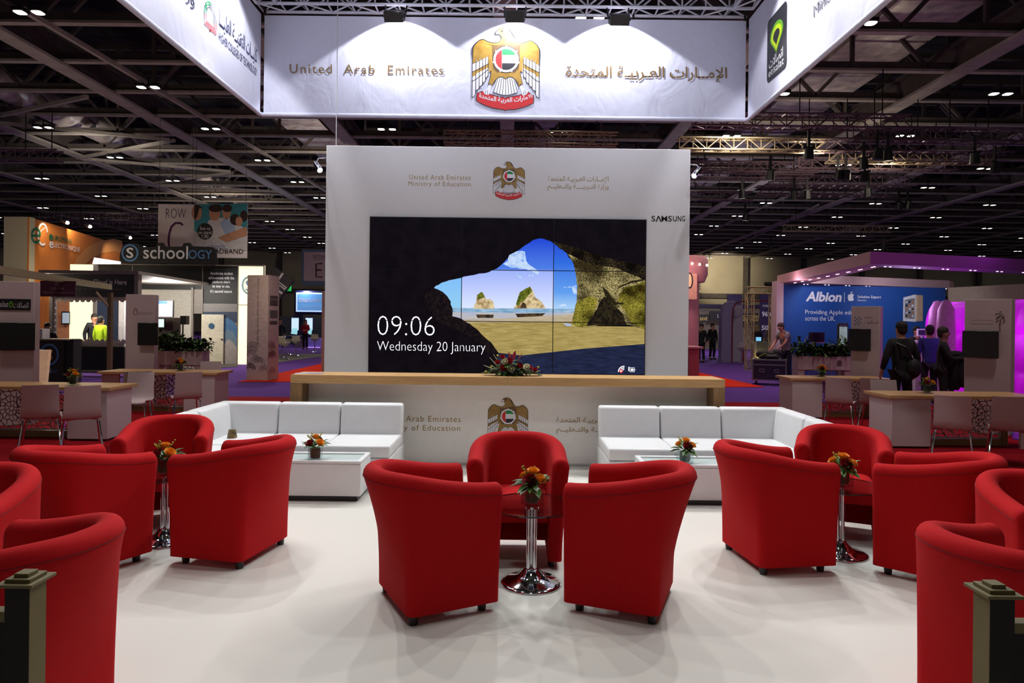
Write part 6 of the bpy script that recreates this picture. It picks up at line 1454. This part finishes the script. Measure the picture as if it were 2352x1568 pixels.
# ================================================================== PEOPLE
def skin(name, parent, V, E, r, mt, sub=1):
    me = bpy.data.meshes.new(name); me.from_pydata([tuple(v) for v in V], E, []); me.materials.append(mt)
    me.skin_vertices.new() if hasattr(me.skin_vertices, 'new') and len(me.skin_vertices) == 0 else None
    o = bpy.data.objects.new(name, me); COL.objects.link(o); o.parent = parent
    md = o.modifiers.new('skin', 'SKIN'); md.use_smooth_shade = True
    if len(me.skin_vertices) == 0: pass
    lay = me.skin_vertices[0].data
    for i, q in enumerate(r): lay[i].radius = q if isinstance(q, tuple) else (q, q)
    lay[0].use_root = True
    s_ = o.modifiers.new('subsurf', 'SUBSURF'); s_.levels = sub; s_.render_levels = sub
    return o
SKIN_ = mat('human_skin', (188, 134, 108), .6)
def person(label, loc, rz, s=1.0, top=(22, 20, 24), trs=(20, 20, 24), hair=(26, 18, 14), arms=None, lean=0.0, head=0.0, group=None, legs=None, sleeves=True, coat=0.0, detail=True, shoe=(16, 14, 14), skinm=None, long_hair=False):
    t = thing('person', label, 'person', loc, rz); t.scale = (s, s, s); sk = skinm or SKIN_
    A = arms or {}
    eL, wL = A.get('L', ((-.25, .02, 1.13), (-.25, -.04, .88))); eR, wR = A.get('R', ((.25, .02, 1.13), (.25, -.04, .88)))
    kL, aL, kR, aR = legs or ((-.10, -.02, .50), (-.11, .03, .09), (.10, -.02, .50), (.11, .03, .09))
    def ln(p):   # lean the upper body about the hips
        p = Vector(p); y, z = p.y, p.z-.95
        if p.z <= .95: return p
        c, n = math.cos(lean), math.sin(lean); return Vector((p.x, y*c - z*n, .95 + y*n + z*c))
    def ar(p): return Vector(p) if A.get('abs') else ln(p)
    hd = head
    V = [Vector((0, 0, .95)), ln((0, 0, 1.12)), ln((0, -.01, 1.33)), ln((0, 0, 1.47)), ln((0, -.015-.02*hd, 1.56)), ln((0, -.02-.05*hd, 1.64)), ln((0, -.01-.06*hd, 1.70)),
         ln((-.17, 0, 1.42)), ar(eL), ar(wL), ln((.17, 0, 1.42)), ar(eR), ar(wR),
         Vector((-.09, 0, .90)), Vector(kL), Vector(aL), Vector(aL)+Vector((0, -.16, -.055)), Vector((.09, 0, .90)), Vector(kR), Vector(aR), Vector(aR)+Vector((0, -.16, -.055))]
    E = [(0, 1), (1, 2), (2, 3), (3, 4), (4, 5), (5, 6), (2, 7), (7, 8), (8, 9), (2, 10), (10, 11), (11, 12), (0, 13), (13, 14), (14, 15), (15, 16), (0, 17), (17, 18), (18, 19), (19, 20)]
    r = [(.13, .10), (.12, .09), (.14, .10), .055, (.065, .075), (.078, .095), (.06, .075), .06, .042, .028, .06, .042, .028, .08, .055, .04, .03, .08, .055, .04, .03]
    # fingers: palm then five chains
    for wi, el_, sg in ((9, 8, -1), (12, 11, 1)):
        w0 = V[wi]; d_ = (w0 - V[el_]).normalized(); sd = Vector((0, 1, 0)) - d_*d_.y; sd.normalize()
        k = len(V); V.append(w0 + d_*.07); r.append((.03, .02)); E.append((wi, k))
        for f_, (off, ln_) in enumerate(((-.03, .07), (-.01, .085), (.01, .08), (.03, .06))):
            q = len(V); V.append(V[k] + sd*off + d_*.03); V.append(V[k] + sd*off + d_*(.03+ln_*.6) + Vector((-sg*.012, 0, 0))); r += [.009, .007]; E += [(k, q), (q, q+1)]
        q = len(V); V.append(w0 + d_*.04 - sd*.035); V.append(w0 + d_*.075 - sd*.05); r += [.011, .008]; E += [(wi, q), (q, q+1)]
    # nose and ears
    hc = V[5]; k = len(V); V.append(hc + (ln((0, -.105, 1.0+.95))-ln((0, 0, 1.95)))*1.0 + Vector((0, 0, -.005))); r.append(.014); E.append((5, k))
    for sg in (-1, 1): k = len(V); V.append(hc + Vector((sg*.082, .01, 0))); r.append(.015); E.append((5, k))
    skin('body', t, V, E, r, sk)
    TOP = mat('cloth_%d_%d_%d' % top, top, .85, var=.08, scale=20); TRS = mat('cloth_%d_%d_%d' % trs, trs, .85, var=.05, scale=20)
    hz = .95 - .12 - coat
    jV = [ln((0, 0, 1.15)), ln((0, 0, .98)), Vector((0, 0, .9-.06)), ln((0, -.005, 1.34)), ln((0, 0, 1.475)), V[7]+Vector((0, 0, .005)), V[8], V[9]-(V[9]-V[8])*.12, V[10]+Vector((0, 0, .005)), V[11], V[12]-(V[12]-V[11])*.12]
    jr = [(.16, .125), (.165, .13), (.17, .135), (.175, .13), .07, .082, .062, .045, .082, .062, .045]
    jE = [(0, 1), (1, 2), (0, 3), (3, 4), (3, 5), (5, 6), (3, 8), (8, 9)]
    if sleeves: jE += [(6, 7), (9, 10)]
    else:
        jV[7] = V[8]-(V[8]-V[7])*.3; jV[10] = V[11]-(V[11]-V[10])*.3; jE = [(0, 1), (1, 2), (0, 3), (3, 4), (3, 5), (5, 7), (3, 8), (8, 10)]
        jV = [jV[i] for i in (0, 1, 2, 3, 4, 5, 7, 8, 10)]; jr = [jr[i] for i in (0, 1, 2, 3, 4, 5, 6, 8, 9)]; jE = [(0, 1), (1, 2), (0, 3), (3, 4), (3, 5), (5, 6), (3, 7), (7, 8)]
    if coat: k = len(jV); jV.append(Vector((0, 0, .84-coat))); jr.append((.19, .15)); jE.append((2, k))
    skin('jacket' if sleeves else 'shirt', t, jV, jE, jr, TOP)
    skin('trousers', t, [Vector((0, 0, .93)), Vector((-.09, 0, .86)), Vector(kL), Vector(aL)+Vector((0, 0, .0)), Vector((.09, 0, .86)), Vector(kR), Vector(aR)], [(0, 1), (1, 2), (2, 3), (0, 4), (4, 5), (5, 6)], [(.145, .115), .098, .078, .06, .098, .078, .06], TRS)
    SH = mat('shoe_%d' % shoe[0], shoe, .5)
    for a_ in (aL, aR):
        m = L_(); m.ball(Vector(a_)+Vector((0, -.07, -.05)), .05, SH, 12, sz=(.05, .14, .045)); m.build('shoe', t, smooth=True)
    HM = mat('hair_%d' % hair[0], hair, .8, scale=40, var=.2); m = L_(); c = (V[5]+V[6])/2
    m.ball(c + Vector((0, .022, .022)), .1, HM, 16, sz=(.092, .105, .095))
    m.ball(c + Vector((0, .05, -.035)), .1, HM, 14, sz=(.084, .07, .095))
    if long_hair: m.ball(c + Vector((0, .05, -.1)), .1, HM, 14, sz=(.10, .06, .17))
    m.build('hair', t, smooth=True)
    if detail:
        m = L_(); 
        for sg in (-1, 1): m.ball(hc + Vector((sg*.03, -.092, .018)), .009, BLACK, 6)
        m.box(hc.x-.022, hc.x+.022, hc.y-.098, hc.y-.088, hc.z-.045, hc.z-.038, mat('lips', (150, 80, 76), .5)); m.build('face_features', t)
    return t
def pp(px, D): return (P(px, 800, D).x, D, GZ)
person('man in a long black coat seen from behind before the blue stand', pp(2070, 12.2), R(180), 1.03, (16, 13, 18), (14, 12, 18), arms={'L': ((-.28, .02, 1.13), (-.27, -.05, .9)), 'R': ((.28, .02, 1.13), (.30, -.06, .9))}, coat=.12, legs=((-.14, -.03, .5), (-.22, .03, .09), (.10, .0, .50), (.12, .05, .09)))
p = Vector(pp(2098, 12.1)); m = MB(); m.ball(p+Vector((0, 0, 1.0)), .2, mat('black_satchel', (14, 12, 16), .7), 14, sz=(.14, .10, .18)); m.tube([p+Vector((-.02, -.02, 1.15)), p+Vector((-.2, -.1, 1.38)), p+Vector((-.3, .05, 1.45))], .018, BLACK, 6); tag(m.build('shoulder_bag', smooth=True), 'black shoulder bag on the right hip of the black coated man', 'bag')
person('balding man in a dark suit holding dark coats over his arm before the magenta wall', pp(2166, 13.4), R(60), .98, (22, 14, 24), (16, 14, 22), hair=(40, 30, 26), arms={'R': ((.22, -.14, 1.16), (.10, -.40, 1.18)), 'L': ((-.22, -.12, 1.14), (-.08, -.38, 1.16))}, skinm=mat('violet_lit_skin', (150, 96, 96), .6))
p = Vector(pp(2196, 13.3)); m = MB()
for i in range(5): m.ball(p+Vector((-.05+.03*i, -.04*i+.05, .86+.03*(i % 2))), .2, mat('draped_coat', (20, 14, 22), .9), 12, sz=(.10, .07, .42-.03*i))
m.ball(p+Vector((0, 0, 1.2)), .1, mat('draped_coat', (20, 14, 22), .9), 10, sz=(.17, .1, .08)); tag(m.build('folded_coat', smooth=True), 'dark coats hanging over the forearm of the suited man', 'coat')
person('man in a royal blue shirt seen from behind, between the two dark suited men', pp(2135, 15.5), R(170), 1.0, (44, 40, 130), (18, 16, 30))
person('dark haired person behind the white tablet display', pp(2105, 18.6), R(0), .98, (30, 26, 40), (20, 18, 24))
person('man in a grey t-shirt bending his head over the flight case', (P(1812, 860, 20.6).x, 20.8, GZ), R(-70), 1.04, (120, 112, 116), (26, 24, 44), arms={'abs': 1, 'L': ((-.20, -.24, 1.16), (-.14, -.44, .98)), 'R': ((.22, -.24, 1.16), (.12, -.44, .96))}, lean=R(14), head=.9, sleeves=False, hair=(60, 48, 42))
person('man in black suit standing beside the pink tower far behind', pp(1636, 33.5), R(20), 1.0, (18, 18, 24), (16, 16, 20))
person('dark dressed person mostly hidden by the rose desk', pp(1611, 31), R(-40), .98, (16, 16, 22), (14, 14, 18))
person('blonde woman in a dark top behind the yellow-lit truss tower', pp(1738, 34), R(160), .95, (40, 30, 44), (26, 24, 30), hair=(176, 146, 90), long_hair=True)
person('man in a beige shirt behind the laptop right of the yellow-lit truss tower', pp(1769, 34), R(10), 1.0, (124, 110, 96), (34, 30, 34), hair=(70, 56, 48))
person('bearded man in a navy jacket talking inside the kiosk window', (P(212, 800, 23).x, 23, GZ), R(60), 1.05, (24, 26, 36), (20, 20, 26), hair=(20, 16, 16), lean=R(8))
person('worker in a yellow high visibility vest inside the kiosk window', (P(231, 800, 22.4).x, 22.4, GZ), R(165), 1.0, (176, 214, 30), (24, 26, 36), hair=(24, 20, 20))
person('dark haired person sitting behind the black logo counter', (P(109, 780, 19.4).x, 19.4, GZ-.12), R(40), .95, (20, 18, 22), (20, 18, 22), long_hair=True)
person('woman in a red jacket standing at the far navy stand', pp(701, 40), R(0), .97, (170, 20, 36), (18, 16, 20), hair=(40, 22, 16), long_hair=True, arms={'L': ((-.24, -.02, 1.15), (-.05, -.2, 1.12)), 'R': ((.24, -.02, 1.15), (.05, -.2, 1.12))})
person('person in dark clothes standing right behind the printed pillar', pp(643, 38), R(30), 1.0, (20, 22, 30), (16, 16, 20))

# ================================================================== LIGHT
def light(kind, loc, energy, color=(1, 1, 1), target=None, size=.1, angle=60, blend=.3, sy=None):
    l = bpy.data.lights.new(kind.lower() + '_lamp', kind); l.energy = energy; l.color = color
    o = bpy.data.objects.new('lamp', l); COL.objects.link(o); o.location = loc
    if kind == 'AREA': l.size = size; l.shape = 'RECTANGLE'; l.size_y = sy or size
    else: l.shadow_soft_size = size
    if kind == 'SPOT': l.spot_size = R(angle); l.spot_blend = blend
    if target is not None: o.rotation_euler = (Vector(target) - Vector(loc)).to_track_quat('-Z', 'Y').to_euler()
    return o
COOL = (.93, .95, 1.0); WARM = (1, .86, .66)
# floods close to the banner
for px, e in ((905, 120), (1183, 75), (1423, 120)):
    x = P(px, 40, 9.45).x; light('SPOT', (x, 9.56, 5.96), e, (.95, .95, 1), (x, 9.86, 5.46), .02, 124, .1)
for X, s_, D in ((BX0, 1, 8.3), (BX1, -1, 7.9), (BX0, 1, 5.9), (BX1, -1, 5.6)):
    light('SPOT', (X+.8*s_, D, 5.98), 140, (.95, .95, 1), (X, D, 5.0), .04, 122, .2)
light('SPOT', (-1.5, 6.4, 5.0), 110, (.78, .82, 1), (-1.2, 9.9, 5.4), .4, 90, .8); light('SPOT', (1.5, 6.4, 5.0), 110, (.78, .82, 1), (1.2, 9.9, 5.4), .4, 90, .8)  # bluish fill added in mid-air to lift and tint the whole banner
# stage wash from the truss frame, mostly from the rear and the sides
for x, y, tx, ty, e in ((-3.1, 8.9, -1.0, 6.2, 250), (3.0, 8.9, 1.0, 6.2, 250), (-3.2, 7.4, .2, 4.2, 190), (3.1, 7.4, -.2, 4.2, 190), (-3.1, 5.4, .5, 3.0, 100), (3.0, 5.4, -.5, 3.0, 100),
                        (-1.6, 9.3, -1.6, 5.6, 190), (0, 9.3, 0, 4.6, 210), (1.6, 9.3, 1.6, 5.6, 190)):
    light('SPOT', (x, y, 6.05), e*1.22, (1, .99, .965), (tx, ty, 0), .035, 84, .45)
light('SPOT', (-1.6, 4.4, 6.0), 150, (1, .99, .97), (-.5, 2.0, 0), .05, 84, .7); light('SPOT', (1.8, 4.4, 6.0), 150, (1, .99, .97), (.6, 2.0, 0), .05, 84, .7)  # fills added to brighten the front floor, not hung on the truss
light('SPOT', (0, 1.6, 5.9), 110, (1, .98, .96), (0, 5.2, .4), .25, 95, .9)  # front fill added to brighten surfaces facing the camera
# wash on the screen wall
light('SPOT', (-2.2, 4.9, 5.9), 140, COOL, (-.9, 9, 2.4), .2, 62, .8); light('SPOT', (2.2, 4.9, 5.9), 140, COOL, (.9, 9, 2.4), .2, 62, .8)
# booths: orange wall spots, then lamps added to brighten the far stands
light('POINT', (-17.2, 25.5, 3.2), 0)
for px, D in ((122, 25.2), (178, 27.2), (272, 29.6)):
    p = P(px, 512 + (px-122)*.22, D); light('SPOT', (p.x+.35, p.y-.9, p.z+.2), 150, WARM, (p.x, p.y+1.4, p.z-2.0), .05, 80, .6)
light('POINT', (P(380, 690, 24).x, 24, 2.4), 260, (1, .98, .9), size=.4)
light('POINT', (P(205, 720, 22).x, 22.0, 2.2), 130, (1, .9, .7), size=.3)
light('POINT', (P(60, 720, 20).x, 20.0, 2.6), 150, WARM, size=.3)
light('POINT', (P(1700, 700, 40).x, 40, 4), 500, (.95, .9, 1), size=.5)
light('POINT', (P(700, 700, 44).x, 44, 3.5), 350, (.8, .85, 1), size=.5)
light('SPOT', (P(1645, 630, 80).x, 80, 8.4), 2500, WARM, (P(1655, 630, 87).x, 87, 8.2), .3, 80, .9)
light('SPOT', (P(1880, 640, 21).x, 20, 3.2), 160, (.8, .85, 1), (P(1900, 720, 23).x, 23, 1.8), .2, 110, .8)
light('SPOT', (P(2080, 640, 21).x, 20, 3.2), 160, (.8, .85, 1), (P(2080, 720, 23).x, 23, 1.8), .2, 110, .8)
light('POINT', (P(2080, 700, 17).x, 17, 2.2), 40, (.75, .5, 1), size=.3)
light('POINT', (P(2250, 800, 15.5).x, 14.0, 1.4), 14, (.8, .1, 1), size=.4)
light('POINT', (P(2300, 560, 15).x, 15.5, 3.8), 30, (.75, .25, .95), size=.4)
light('POINT', (P(1790, 700, 21).x, 20, 2.8), 40, (1, .6, .75), size=.3)
light('POINT', (P(1590, 700, 21).x, 21.5, 3.4), 60, (1, .6, .6), size=.3)
light('POINT', (P(610, 660, 18).x, 17.8, 2.6), 40, WARM, size=.2)
light('SPOT', (-19, 30, 7.5), 700, (1, .9, .82), (-20.9, 38, 11), .3, 110, .9); light('SPOT', (-19, 44, 7.5), 700, (1, .85, .7), (-20.9, 50, 11), .3, 110, .9); light('SPOT', (11, 25, 7.5), 350, (1, .85, .75), (12.6, 30, 11.2), .3, 120, .9); light('SPOT', (-9, 32, 7.5), 450, (1, .85, .75), (-10.2, 38, 11.2), .3, 120, .9)  # uplights added only to brighten the foil ducts
light('POINT', (P(1650, 340, 27).x, 24.5, 7.6), 60, WARM, size=.2); light('POINT', (P(2040, 355, 27).x, 27, 7.6), 90, WARM, size=.2)
# dim fill over the meeting table areas (hall lamps above them)
for x, y in ((-7.5, 8), (7.5, 8), (-7, 13), (7, 13)): light('SPOT', (x, y, 9.5), 760, (1, .86, .84), (x, y+1.5, 0), .5, 80, .8)
for x in (-24, -8, 8, 24):
    for y in (24, 42, 62): light('SPOT', (x, y, 9.6), 1500, (1, .9, .8), (x, y, 0), .6, 120, .8)
w = bpy.data.worlds.new('hall_ambient'); SC.world = w; w.use_nodes = True
w.node_tree.nodes['Background'].inputs['Color'].default_value = (.75, .71, .66, 1); w.node_tree.nodes['Background'].inputs['Strength'].default_value = .15

# ================================================================== CAMERA
cd = bpy.data.cameras.new('camera'); cam = bpy.data.objects.new('camera', cd); COL.objects.link(cam)
cd.sensor_width = 36; cd.lens = 24.0; cd.shift_y = -46/2352; cd.clip_end = 400; cd.clip_start = .05
cam.matrix_world = Matrix(((CT, -ST, 0, 0), (0, 0, -1, 0), (ST, CT, 0, H), (0, 0, 0, 1)))
SC.camera = cam
SC.view_settings.view_transform = 'Standard'; SC.view_settings.look = 'None'; SC.view_settings.exposure = 0.0
SC.cycles.max_bounces = 6; SC.cycles.diffuse_bounces = 3; SC.cycles.glossy_bounces = 4; SC.cycles.transparent_max_bounces = 12; SC.cycles.caustics_reflective = False; SC.cycles.sample_clamp_indirect = 4
SC.cycles.use_denoising = True
